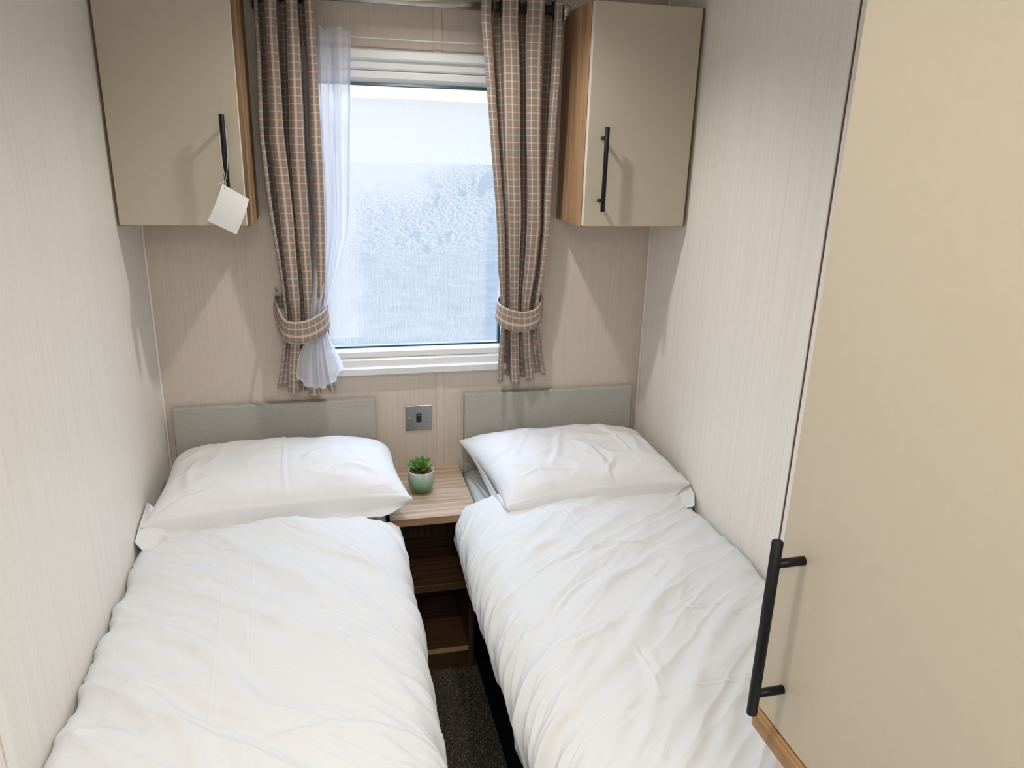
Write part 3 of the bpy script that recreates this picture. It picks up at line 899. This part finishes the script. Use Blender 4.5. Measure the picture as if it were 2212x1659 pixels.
RC = [([(.869, -.841), (.99, -.744), (1.163, -.699), (1.364, -.709), (1.499, -.798)], .0055, .0065),
      ([(.844, -1.338), (.879, -1.293), (.935, -1.255), (1.011, -1.243), (1.127, -1.234), (1.277, -1.226), (1.5, -1.21)], .0028, .0026),
      ([(.864, -1.079), (.945, -1.036), (1.034, -1.014), (1.191, -.996), (1.427, -.98)], .0030, .0030),
      ([(.929, -.952), (1.012, -.86), (1.113, -.8)], .0045, .0035),
      ([(.936, -1.064), (1.056, -1.011)], .006, .004),
      ([(.825, -1.152), (.921, -1.015), (1.082, -.854), (1.316, -.728)], .015, .006),
      ([(.92, -1.197), (1.077, -1.063), (1.231, -.884), (1.457, -.732)], .018, .006),
      ([(1.075, -1.301), (1.205, -1.119), (1.374, -.97)], .017, .006),
      ([(.86, -.593), (1.074, -.504), (1.351, -.499)], .011, .005),
      ([(.855, -.728), (1.105, -.615), (1.407, -.621)], .012, .005),
      ([(.969, -1.344), (1.075, -1.204), (1.093, -1.096)], .013, .005),
      ([(1.091, -1.39), (1.223, -1.235), (1.336, -1.146)], .016, .006),
      ([(.821, -1.292), (.902, -1.168), (.991, -1.076)], .012, .006),
      ([(1.065, -1.091), (1.07, -1.149), (1.061, -1.214)], .005, .003),
      ([(1.091, -.494), (1.108, -.603)], .003, .002)]
RS = [([(a_, .605), ((a_ * .45 + b_ * .55), .53), (b_, .41)], w_, h_) for a_, b_, w_, h_ in
      ((-.66, -.76, .007, .013), (-.80, -.93, .008, .014), (-.74, -.88, .005, .008), (-.90, -1.04, .008, .012), (-.97, -1.12, .005, .008),
       (-1.05, -1.20, .008, .012), (-.55, -.66, .008, .009), (-1.20, -1.36, .008, .011), (-1.13, -1.29, .005, .007), (-.60, -.71, .004, .007))]
duvet('duvet', 'white cotton duvet spread over the left bed', [(.003, .560), (.012, .596), (.045, .609), (.16, .621), (.36, .628), (.50, .625), (.59, .612), (.640, .588), (.656, .545), (.655, .49), (.650, .44), (.648, .40)],
      -.405, -1.93, LC, [], 1, 1, .010)
duvet('duvet', 'white cotton duvet on the right bed hanging over its side', [(RW - .003, .560), (RW - .012, .594), (RW - .045, .607), (1.36, .620), (1.16, .628), (1.02, .626), (.925, .614), (.866, .590), (.828, .545), (.822, .50), (.838, .44), (.850, .405)],
      -.330, -1.93, RC, RS, 2, -1, .008)

# fitted sheets showing between pillow and duvet
def sheet(label, x0, x1, y0, y1, lo):
    nu, nv = 60, 50
    us = np.linspace(x0, x1, nu); vs_ = np.linspace(y0, y1, nv)
    X, Y = np.meshgrid(us, vs_, indexing='ij')
    e0 = np.clip((lo - np.abs(X - (x0 + x1) / 2) + (x1 - x0) / 2 - lo), 0, 1)
    d = np.minimum(X - x0, x1 - X)
    Z = .5685 - .030 * np.clip(1 - d / .03, 0, 1) ** 2 + .003 * fbm(X * 12, Y * 20 + x0 * 9)
    P = np.stack([X, Y, Z], 2).reshape(-1, 3)
    o = mesh_obj('sheet', P, grid_faces(nu, nv), M['sheet'], smooth=True)
    if o.data.polygons[100].normal.z < 0: o.data.flip_normals()
    sm = o.modifiers.new('thick', 'SOLIDIFY'); sm.thickness = .0015
    tag(o, label, 'sheet')
sheet('white fitted sheet under the left bed pillow', .006, .628, -.05, -.50, .03)
sheet('white sheet under the right bed pillow', .935, RW - .006, -.05, -.46, .03)

# ------------------------------------------------------------------ pillows
def pillow(label, RL, RR, FR, FL, top, bot, creases, seed, rough=1.0, cr=(0, 0, 0, 0), lip=.045, floor=.572, extra=None):
    n_ = 150
    u = np.linspace(-1, 1, n_); v = np.linspace(-1, 1, n_)
    U, V = np.meshgrid(u, v, indexing='ij')          # U left..right, V front..rear
    a = (U + 1) / 2; b_ = (V + 1) / 2
    RL, RR, FR, FL = [np.array(q, float) for q in (RL, RR, FR, FL)]
    base = (FL[None, None] * ((1 - a) * (1 - b_))[..., None] + FR[None, None] * (a * (1 - b_))[..., None]
            + RR[None, None] * (a * b_)[..., None] + RL[None, None] * ((1 - a) * b_)[..., None])
    # softened corners (order: rear left, rear right, front right, front left)
    for k_, (cu, cv) in enumerate(((-1, 1), (1, 1), (1, -1), (-1, -1))):
        wgt = (np.clip(cu * U, 0, 1) ** 5) * (np.clip(cv * V, 0, 1) ** 5) * cr[k_]
        mid_ = base.mean(axis=(0, 1))
        base = base + (mid_ - base) * wgt[..., None]
    # sides pull in between the corners
    cen = base.mean(axis=(0, 1))
    pin = .020
    base[..., 0] -= np.sign(U) * np.abs(U) ** 4 * (1 - V ** 2) * pin
    base[..., 1] -= np.sign(V) * np.abs(V) ** 4 * (1 - U ** 2) * pin * .6
    prof = np.clip((1 - np.abs(U) ** 3.6), 0, 1) ** .58 * np.clip((1 - np.abs(V) ** 2.8), 0, 1) ** .58
    o_ = seed * 5.3
    X = base[..., 0]; Y = base[..., 1]
    wr = .012 * fbm(X * 7 + o_, Y * 8, 2) + .008 * ridged(X * 7 + Y * 5 + o_, Y * 9 - X * 4) + .0012 * fbm(X * 36 + o_, Y * 36, 3)
    wr = wr * rough * (1 - .75 * np.clip((V - .55) / .3, 0, 1))
    # gathers running in from the seams
    ed = np.clip(1 - (1 - np.abs(V)) / .30, 0, 1) ; eu = np.clip(1 - (1 - np.abs(U)) / .30, 0, 1)
    wr += ed * .0035 * pnoise(X * 34 + o_, V * 1.5) + eu * .0045 * pnoise(Y * 38 + o_, U * 1.5)
    soft = np.clip(np.minimum(1 - np.abs(U), 1 - np.abs(V)) * 7, 0, 1)
    for (pts, w, h) in creases:
        wr = wr + crease(X, Y, pts, w, h)
    T = base.copy(); T[..., 2] += top * prof + wr * soft + .004 * np.exp(-((V + .975) / .012) ** 2)
    Bm = base.copy()
    Bm[..., 2] -= bot * prof ** .8 + .004 * fbm(X * 12, Y * 12 + o_) * soft
    fr = np.exp(-((V + .86) / .13) ** 2) * np.clip((1 - np.abs(U) ** 6), 0, 1)
    Bm[..., 1] -= lip * fr * np.clip((1 - np.abs(V)) * 9, 0, 1) ** .7 * (1 + .6 * fbm(X * 9 + o_, X * 0 + 1))
    Bm[..., 2] = np.maximum(Bm[..., 2], floor + .002 * fbm(X * 9, Y * 9) + .040 * np.clip((-.36 - Bm[..., 1]) / .05, 0, 1))
    T[..., 2] = np.maximum(T[..., 2], floor + .004)
    for G in (T, Bm): G[..., 0] = np.clip(G[..., 0], .004, RW - .004); G[..., 1] = np.minimum(G[..., 1], -.033)
    verts = np.concatenate([T.reshape(-1, 3), Bm.reshape(-1, 3)])
    f = grid_faces(n_, n_) + grid_faces(n_, n_, n_ * n_, True)
    o = mesh_obj('pillow', verts, f, None, smooth=True)
    bmx = bmesh.new(); bmx.from_mesh(o.data); bmesh.ops.remove_doubles(bmx, verts=bmx.verts, dist=.00025)
    bmesh.ops.recalc_face_normals(bmx, faces=bmx.faces); bmx.to_mesh(o.data); bmx.free()
    o.data.materials.append(M['pillow'])
    o.data.polygons.foreach_set('use_smooth', [True] * len(o.data.polygons))
    tag(o, label, 'pillow')
    return o, T

PL, TL = pillow('plump white pillow with a pointed corner reaching over the nightstand',
       (.022, -.045, .690), (.668, -.045, .678), (.694, -.385, .646), (.008, -.435, .652), .078, .085,
       [([(.345, -.10), (.352, -.20), (.350, -.30), (.362, -.40)], .0045, .0045), ([(.40, -.27), (.44, -.22), (.50, -.21)], .010, .005),
        ([(.47, -.33), (.52, -.29), (.60, -.31)], .010, .006), ([(.12, -.36), (.10, -.30), (.12, -.22)], .012, .006), ([(.04, -.43), (.09, -.39), (.17, -.37)], .008, .006)], 1, rough=.5, cr=(.12, .13, 0, 0))
PR, TR = pillow('crumpled white pillow leaning on the wall at the right bed',
       (.880, -.045, .672), (1.500, -.045, .668), (1.508, -.445, .650), (.945, -.462, .628), .074, .072,
       [([(1.00, -.30), (1.06, -.20), (1.09, -.12)], .010, .007), ([(1.10, -.36), (1.14, -.30), (1.16, -.22), (1.20, -.14)], .011, .006),
        ([(1.20, -.25), (1.25, -.32), (1.26, -.40)], .010, .006), ([(1.30, -.12), (1.345, -.22), (1.36, -.34)], .006, .006),
        ([(1.0, -.38), (1.08, -.37), (1.17, -.39)], .006, .005), ([(1.02, -.24), (1.12, -.235), (1.20, -.245)], .003, .003),
        ([(1.30, -.36), (1.25, -.41), (1.28, -.45)], .007, .008), ([(1.42, -.20), (1.45, -.32)], .010, .005)], 2, rough=.85, cr=(0, .10, 0, 0))
# open flap ends of the pillowcases
def flap(parent, pts, name='pillowcase_flap'):
    """a loose fold of cloth: rows of points lofted"""
    rows = [np.array(r_, float) for r_ in pts]
    nv = 24; out_ = []
    R_ = []
    for r_ in rows:
        t = np.linspace(0, 1, len(r_)); tt = np.linspace(0, 1, nv)
        R_.append(np.stack([np.interp(tt, t, r_[:, k]) for k in range(3)], 1))
    R_ = np.array(R_); nr = 16
    t = np.linspace(0, 1, len(R_)); tt = np.linspace(0, 1, nr)
    G = np.zeros((nr, nv, 3))
    for j in range(nv):
        for k in range(3): G[:, j, k] = np.interp(tt, t, R_[:, j, k])
    G += .0015 * np.stack([fbm(G[..., 0] * 60, G[..., 2] * 60)] * 3, 2)
    G[..., 0] = np.clip(G[..., 0], .003, RW - .003)
    o = mesh_obj(name, G.reshape(-1, 3), grid_faces(nr, nv), M['pillow'], smooth=True)
    sm = o.modifiers.new('s', 'SOLIDIFY'); sm.thickness = .0015
    ss_ = o.modifiers.new('ss', 'SUBSURF'); ss_.levels = 1; ss_.render_levels = 1
    adopt(parent, o)
    return o
flap(PL, [[(.004, -.33, .672), (.004, -.42, .655), (.004, -.478, .638)], [(.020, -.36, .682), (.026, -.44, .648), (.020, -.482, .612)],
          [(.055, -.40, .660), (.055, -.44, .635), (.048, -.462, .612)], [(.075, -.40, .640), (.070, -.43, .622), (.060, -.440, .610)]])
flap(PR, [[(1.506, -.36, .660), (1.510, -.42, .648), (1.510, -.470, .630)], [(1.500, -.42, .640), (1.500, -.450, .624), (1.498, -.500, .606)],
          [(1.480, -.43, .628), (1.470, -.460, .612), (1.462, -.500, .600)], [(1.45, -.42, .622), (1.44, -.44, .608), (1.435, -.450, .602)]])
flap(PR, [[(.882, -.048, .674), (.905, -.16, .668), (.925, -.30, .652), (.946, -.462, .626)],
          [(.892, -.060, .664), (.912, -.17, .650), (.922, -.28, .628), (.932, -.40, .606)],
          [(.900, -.075, .655), (.918, -.18, .634), (.930, -.26, .610), (.945, -.36, .596)]])

# crumpled clear wrap tucked behind the right mattress corner
bm = bmesh.new()
bmesh.ops.create_icosphere(bm, subdivisions=4, radius=1)
for v in bm.verts:
    c0 = v.co.copy(); d_ = float(fbm(np.array(c0.x * 2.3 + 4), np.array(c0.y * 2.3 + c0.z * 2), 3))
    v.co = Vector((.899 + c0.x * .016 * (1 + d_), -.066 + c0.y * .034 * (1 + .5 * d_), .588 + c0.z * .026 * (1 + .6 * d_)))
pw = bm_obj('plastic_wrap', bm, M['plastic'], None, True)
tag(pw, 'crumpled clear plastic wrap tucked by the right mattress corner', 'plastic wrap')

# ------------------------------------------------------------------ wardrobe over the bed foot
wd = thing('wardrobe', 'tall cashmere wardrobe with a black bar handle at the right', 'wardrobe', (1.25, -2.1, .917))
wx, wy = .985, -1.615
WY1 = -2.72
cr_ = box('carcass', wx + .020, RW - .002, WY1, wy - .002, .944, CEIL - .001, M['door'])
# wood base board with rounded near corner
bm = bmesh.new()
out = [(RW - .002, wy + .010), (wx + .012, wy + .010)]
R0 = .016
for k in range(9):
    an = pi / 2 + k / 8 * pi / 2
    out.append((wx - .006 + R0 + R0 * cos(an), wy + .010 - R0 + R0 * sin(an)))
out += [(wx - .006, WY1), (RW - .002, WY1)]
lo_ = [bm.verts.new((x_, y_, .917)) for x_, y_ in out]; hi_ = [bm.verts.new((x_, y_, .943)) for x_, y_ in out]
bm.faces.new(lo_[::-1]); bm.faces.new(hi_)
for k in range(len(out)):
    k2 = (k + 1) % len(out); bm.faces.new((lo_[k], lo_[k2], hi_[k2], hi_[k]))
bmesh.ops.recalc_face_normals(bm, faces=bm.faces)
bmesh.ops.bevel(bm, geom=[e_ for e_ in bm.edges if abs(e_.verts[0].co.z - e_.verts[1].co.z) < 1e-6], offset=.003, segments=2, affect='EDGES')
bb = bm_obj('base_board', bm, M['wood_e'])
dd = box('door', wx, wx + .018, WY1 + .01, wy, .946, CEIL - .006, M['door'], bev=.0008, seg=1)
adopt(wd, cr_, bb, dd)
hh = bar_handle(None, wy - .040, wx, .974, 1.199, axis='x', out=.036)
hh.parent = dd
# legs / support of the raised wardrobe down to the floor behind the bed
sp_ = box('end_panel', wx + .06, RW - .002, WY1, WY1 + .02, 0, .917, M['door'])
adopt(wd, sp_)

# ------------------------------------------------------------------ curtain pole and net wire
ry, rz = -.085, 1.946
rod = thing('curtain_pole', 'brushed steel curtain pole above the window', 'curtain pole', (.755, ry, rz))
p1 = tube('pole', [(.330, ry, rz), (1.170, ry, rz)], .0140, M['steel'], None, 32)
capr = tube('finial', [(1.158, ry, rz), (1.160, ry, rz), (1.176, ry, rz), (1.178, ry, rz)], [.0155, .0175, .0175, .0155], M['steel'], None, 32)
capl = tube('finial', [(.322, ry, rz), (.324, ry, rz), (.340, ry, rz), (.342, ry, rz)], [.0155, .0175, .0175, .0155], M['steel'], None, 32)
bs = []
for bx_ in (.352, 1.166):
    bm = bmesh.new()
    bm_tube(bm, [(bx_, 0, rz - .022), (bx_, -.01, rz - .022), (bx_, ry, rz - .022)], .006, 12)
    bm_tube(bm, [(bx_, 0, rz - .022), (bx_, -.006, rz - .022)], .020, 24)
    bm_tube(bm, [(bx_ - .006, ry, rz - .016), (bx_ + .006, ry, rz - .016)], .008, 12)
    bs.append(bm_obj('bracket', bm, M['steel'], None, True))
adopt(rod, p1, capr, capl, *bs)
wire = thing('net_wire', 'thin white wire stretched above the window for the net curtains', 'curtain wire', (.76, -.03, 1.856))
w1 = tube('wire', [(.395, -.034, 1.858), (.76, -.034, 1.855), (1.13, -.034, 1.857)], .0018, M['pvc'], None, 10)
k1 = tube('hook', [(.395, 0, 1.858), (.395, -.036, 1.858)], .0025, M['steel'], None, 8)
k2 = tube('hook', [(1.13, 0, 1.857), (1.13, -.036, 1.857)], .0025, M['steel'], None, 8)
adopt(wire, w1, k1, k2)

# ------------------------------------------------------------------ curtains
def catmull(keys, z):
    """keys: list of (z, val...) descending; smooth interpolation"""
    k = np.array(keys, float)[::-1]
    return [np.interp(z, k[:, 0], k[:, i]) for i in range(1, k.shape[1])]

def smooth_keys(keys, n=200):
    k = np.array(keys, float)
    zz = np.linspace(k[0, 0], k[-1, 0], n)
    out_ = [zz]
    for i in range(1, k.shape[1]):
        v = np.interp(-zz, -k[:, 0], k[:, i])
        for _ in range(14):
            v[1:-1] = (v[:-2] + v[1:-1] * 2 + v[2:]) / 4
        out_.append(v)
    return np.stack(out_, 1)

def curtain(label, keys, folds, phase, cloth_w, ring_s, seed, hem, flat=-1):
    """keys rows: z, x left, x right, y centre, depth amplitude, fold overlap"""
    K_ = smooth_keys(keys, 260)
    nz_, ns_ = K_.shape[0], 300
    s = np.linspace(0, 1, ns_)
    P = np.zeros((ns_, nz_, 3)); UV = np.zeros((ns_, nz_, 2))
    for j in range(nz_):
        z, xl, xr, yc, amp, ov = K_[j]
        th = 2 * pi * (folds * s) + phase
        warp = s + .012 * np.sin(3.1 * s * pi + z * 7 + seed)
        x = xl + (xr - xl) * (warp + ov / folds * np.sin(2 * th) / (2 * pi) * 1.0)
        tail = np.clip((1.06 - z) / .10, 0, 1)
        sf = np.clip(.5 + flat * (s - .5) * 2.6, 0, 1)
        amp = amp * (1 - .72 * tail * sf)
        y = yc - amp * np.cos(th) * (1 + .12 * np.sin(z * 9 + s * 7 + seed)) + .002 * pnoise(s * 9 + seed, s * 0 + z * 9)
        P[:, j, 0] = x + .0025 * pnoise(s * 7 + seed, s * 0 + z * 6); P[:, j, 1] = np.minimum(y, -.006); P[:, j, 2] = z
        UV[:, j, 0] = s * cloth_w; UV[:, j, 1] = z
    P[:, :, 2] += hem(s)[:, None] * np.clip((1.0 - P[:, :, 2]) / .12, 0, 1)
    o = mesh_obj('checked_curtain', P.reshape(-1, 3), grid_faces(ns_, nz_), M['tartan'], smooth=True, uvs=UV.reshape(-1, 2))
    sm = o.modifiers.new('thick', 'SOLIDIFY'); sm.thickness = .0022; sm.offset = 0
    tag(o, label, 'curtain')
    # eyelets where the cloth crosses the pole
    K0 = K_[0]
    for sv in ring_s:
        th = 2 * pi * folds * sv + phase
        x = K0[1] + (K0[2] - K0[1]) * sv
        bm = bmesh.new()
        N_ = 28
        tilt = radians(22) * (1 if sin(th) > 0 else -1)
        r_o, r_i = .0245, .0185
        prof = [(r_i, -.0018), (r_o, -.0014), (r_o, .0014), (r_i, .0018)]
        rings = []
        for k in range(N_):
            a_ = 2 * pi * k / N_
            row = []
            for (rr, dx) in prof:
                v = Vector((dx, rr * cos(a_), rr * sin(a_)))
                v = Matrix.Rotation(tilt, 3, 'Z') @ v
                row.append(bm.verts.new(Vector((x, ry, rz)) + v))
            rings.append(row)
        for k in range(N_):
            for q in range(4):
                bm.faces.new((rings[k][q], rings[k][(q + 1) % 4], rings[(k + 1) % N_][(q + 1) % 4], rings[(k + 1) % N_][q]))
        e_ = bm_obj('eyelet', bm, M['black'], None, True)
        adopt(o, e_)
    return o

hemL = lambda s: -.012 * np.sin(s * pi) ** 2 + .030 * np.clip(.35 - s, 0, 1) - .002 * np.cos(2 * pi * 3 * s)
cL = curtain('checked terracotta and grey curtain tied back at the left of the window',
    [(1.985, .346, .490, -.083, .036, .9), (1.90, .342, .489, -.083, .038, .9), (1.59, .332, .487, -.080, .036, 1.3), (1.38, .346, .484, -.072, .030, 1.4),
     (1.20, .360, .478, -.066, .024, 1.3), (1.10, .366, .474, -.062, .020, 1.0), (1.05, .360, .476, -.060, .021, 1.0), (.95, .340, .487, -.056, .026, .9), (.872, .324, .500, -.052, .026, .8)],
    3, pi * .12, .62, (.12, .29, .46, .62, .79, .95), 1, hemL, -1)
hemR = lambda s: -.018 * np.sin(s * pi) ** 1.5 + .012 * s - .006 * np.cos(2 * pi * 3 * s)
cR = curtain('checked terracotta and grey curtain tied back at the right of the window',
    [(1.985, .930, 1.152, -.083, .036, 1.0), (1.90, .930, 1.151, -.083, .038, 1.0), (1.62, .957, 1.147, -.080, .036, 1.2), (1.36, .984, 1.150, -.072, .031, 1.3),
     (1.22, .996, 1.137, -.066, .026, 1.2), (1.115, 1.008, 1.124, -.060, .020, 1.0), (1.06, 1.008, 1.128, -.060, .022, 1.0), (.95, 1.004, 1.148, -.056, .027, .9), (.882, 1.006, 1.162, -.052, .030, .8)],
    3, -pi * .05, .64, (.085, .25, .42, .58, .75, .91), 4, hemR, 1)

# ------------------------------------------------------------------ net curtains
def net(label, keys, folds, amp0, seed, hem, wavy_top=True, nz_=240, ns_=220):
    K_ = smooth_keys(keys, nz_)
    s = np.linspace(0, 1, ns_)
    P = np.zeros((ns_, nz_, 3))
    for j in range(nz_):
        z, xl, xr, yc, amp, lean = K_[j]
        th = 2 * pi * folds * (s + .03 * np.sin(7 * s + seed)) + seed
        x = xl + (xr - xl) * (s + .5 / folds * np.sin(2 * th) / (2 * pi))
        y = yc - amp * np.cos(th) - amp * .35 * np.cos(th * 2.3 + z * 3)
        P[:, j, 0] = x; P[:, j, 1] = np.minimum(y, -.004); P[:, j, 2] = z + lean * (s - .5)
    top_ = np.clip((P[:, :, 2] - (K_[0, 0] - .03)) / .03, 0, 1)
    P[:, :, 2] += top_ * (.004 * np.sin(s * 40 + seed) + .003 * np.sin(s * 67))[:, None]
    P[:, :, 2] += hem(s)[:, None] * np.clip((1.03 - P[:, :, 2]) / .12, 0, 1)
    o = mesh_obj('net_curtain', P.reshape(-1, 3), grid_faces(ns_, nz_), M['net'], smooth=True)
    o.data.materials.append(M['net_hem'])
    # heading tape, hem and selvedge are double cloth
    mi = []
    for i in range(ns_ - 1):
        for j in range(nz_ - 1):
            mi.append(1 if (3 < j < 8 or j >= nz_ - 4 or i >= ns_ - 3) else 0)
    o.data.polygons.foreach_set('material_index', mi)
    tag(o, label, 'net curtain')
    return o
hemN = lambda s: .055 * (1 - np.sin(np.clip(s * 1.05 + .05, 0, 1) * pi) ** .5) - .0015 * np.cos(s * 34)
nL = net('white sheer net curtain gathered into the left tieback', 
    [(1.872, .430, .588, -.040, .006, .0), (1.80, .430, .584, -.042, .009, 0), (1.60, .432, .574, -.046, .011, 0), (1.43, .440, .566, -.052, .011, 0), (1.33, .444, .556, -.062, .010, 0),
     (1.20, .446, .516, -.080, .008, .0), (1.13, .443, .486, -.092, .006, 0), (1.085, .438, .482, -.096, .006, 0), (1.04, .424, .494, -.100, .006, 0), (.97, .400, .514, -.100, .006, 0), (.890, .392, .530, -.098, .007, 0)],
    3.6, .01, 1.3, hemN)
nR = net('white sheer net curtain bunched behind the right checked curtain',
    [(1.872, 1.00, 1.12, -.030, .005, .0), (1.60, 1.03, 1.12, -.028, .006, 0), (1.36, 1.02, 1.10, -.026, .006, 0), (1.16, 1.006, 1.06, -.026, .006, 0), (1.10, 1.006, 1.05, -.026, .005, 0), (1.02, 1.02, 1.07, -.026, .007, 0), (.95, 1.02, 1.09, -.026, .008, 0)],
    4.5, .008, 2.1, lambda s: 0 * s)

# ------------------------------------------------------------------ tiebacks
def tieback(label, ctrl, width, hook):
    """closed ribbon through control points: (x, y, z, half-width scale)"""
    c = np.array(ctrl, float); nC = len(c)
    n_ = 120; pts = []
    for k in range(n_):
        t = k / n_ * nC; i = int(t); f_ = t - i
        p0, p1, p2, p3 = c[(i - 1) % nC], c[i % nC], c[(i + 1) % nC], c[(i + 2) % nC]
        pts.append(.5 * ((2 * p1) + (-p0 + p2) * f_ + (2 * p0 - 5 * p1 + 4 * p2 - p3) * f_ ** 2 + (-p0 + 3 * p1 - 3 * p2 + p3) * f_ ** 3))
    pts = np.array(pts); pts = np.concatenate([pts, pts[:1]])
    d = np.sqrt((np.diff(pts[:, :3], axis=0) ** 2).sum(1)); L = np.concatenate([[0], np.cumsum(d)])
    nw = 9; V_ = []; UV = []
    ctr = pts[:, :3].mean(0)
    for k in range(len(pts)):
        for j in range(nw):
            t = j / (nw - 1) - .5
            p_ = pts[k, :3].copy(); w = width * pts[k, 3]
            p_[2] += t * w
            r_ = p_ - ctr; r_[2] = 0
            nr_ = r_ / (np.linalg.norm(r_) + 1e-9)
            p_ += nr_ * (.002 * cos(t * pi) - .006 * t)
            V_.append(p_); UV.append((L[k], t * width))
    o = mesh_obj('curtain_tieback', V_, grid_faces(len(pts), nw), M['tartan_band'], smooth=True, uvs=UV)
    sm = o.modifiers.new('t', 'SOLIDIFY'); sm.thickness = .003
    tag(o, label, 'tieback')
    bm = bmesh.new()
    hx_, hz_ = hook
    bm_tube(bm, [(hx_, -.0005, hz_), (hx_, -.012, hz_), (hx_, -.018, hz_ + .004), (hx_, -.018, hz_ + .012)], .0022, 10)
    h_ = bm_obj('tieback_hook', bm, M['steel'], None, True); adopt(o, h_)
    return o
tieback('checked cloth tieback holding the left curtain and net together',
    [(.345, -.012, 1.132, .75), (.347, -.060, 1.112, .85), (.370, -.112, 1.072, 1.0), (.420, -.130, 1.068, 1.08), (.468, -.118, 1.086, 1.1), (.487, -.080, 1.105, 1.0), (.470, -.032, 1.122, .9), (.41, -.010, 1.13, .8)],
    .060, (.345, 1.165))
tieback('checked cloth tieback holding the right curtain',
    [(1.142, -.012, 1.138, .8), (1.142, -.060, 1.118, .85), (1.118, -.098, 1.088, 1.0), (1.068, -.112, 1.076, 1.08), (1.016, -.102, 1.086, 1.1), (.994, -.066, 1.104, .95), (1.015, -.022, 1.12, .85), (1.08, -.010, 1.13, .8)],
    .058, (1.142, 1.175))

# ------------------------------------------------------------------ ceiling downlights (above the frame)
for i, (lx, ly) in enumerate((LAMP1, LAMP2)):
    d_ = thing('ceiling_downlight', ('round recessed ceiling light nearest the window', 'round recessed ceiling light above the foot of the beds')[i], 'light', (lx, ly, CEIL), 'recessed ceiling lights')
    bm = bmesh.new(); lathe_bm(bm, [(.028, -.001), (.040, -.004), (.043, -.001), (.043, 0)], 40)
    r_ = bm_obj('bezel', bm, M['pvc'], d_, True)
    bm = bmesh.new(); lathe_bm(bm, [(0, -.0015), (.028, -.0015)], 40)
    bm_obj('diffuser', bm, M['led'], d_, False)

lp = thing('added_fill_panel', 'added square fill light panel on the ceiling, unseen behind the camera', 'light', (FILL_POS[0], FILL_POS[1], CEIL))  # invented casing around the added fill light, out of view
fr_ = []
bm = bmesh.new()
for (ax0, ax1, ay0, ay1) in ((-.27, .27, -.27, -.25), (-.27, .27, .25, .27), (-.27, -.25, -.25, .25), (.25, .27, -.25, .25)):
    bm_box(bm, FILL_POS[0] + ax0, FILL_POS[0] + ax1, FILL_POS[1] + ay0, FILL_POS[1] + ay1, CEIL - .018, CEIL - .0005)
pf_ = bm_obj('frame', bm, M['pvc'])
pf2_ = box('diffuser', FILL_POS[0] - .25, FILL_POS[0] + .25, FILL_POS[1] - .25, FILL_POS[1] + .25, CEIL - .010, CEIL - .002, M['pvc'])
adopt(lp, pf_, pf2_)

# ------------------------------------------------------------------ carpet pile between the beds
n_t = 16000
xs = rng.uniform(.66, .90, n_t); ys = rng.uniform(-1.1, -.31, n_t)
V_ = np.zeros((n_t, 3, 3)); an = rng.uniform(0, 2 * pi, n_t); hh_ = rng.uniform(.004, .009, n_t)
V_[:, 0] = np.stack([xs + .0011 * np.cos(an), ys + .0011 * np.sin(an), 0 * xs], 1)
V_[:, 1] = np.stack([xs - .0011 * np.cos(an), ys - .0011 * np.sin(an), 0 * xs], 1)
V_[:, 2] = np.stack([xs + rng.uniform(-.003, .003, n_t), ys + rng.uniform(-.003, .003, n_t), hh_], 1)
cp = mesh_obj('carpet_pile', V_.reshape(-1, 3), np.arange(n_t * 3).reshape(-1, 3), M['pile'])
tag(cp, 'dark flecked carpet pile on the floor between the beds', 'carpet', kind='stuff')

# ------------------------------------------------------------------ groups of repeats
for cat, grp in (('cabinet', 'wall cabinets beside the window'), ('curtain', 'checked curtains at the window'), ('net curtain', 'sheer net curtains at the window'),
                 ('tieback', 'checked cloth curtain tiebacks'), ('bed', 'single beds'), ('duvet', 'white duvets on the beds'), ('pillow', 'white pillows on the beds'),
                 ('sheet', 'white sheets on the beds'), ('headboard', 'woven headboards on the back wall')):
    for o in scene.objects:
        if o.parent is None and o.get('category') == cat: o['group'] = grp
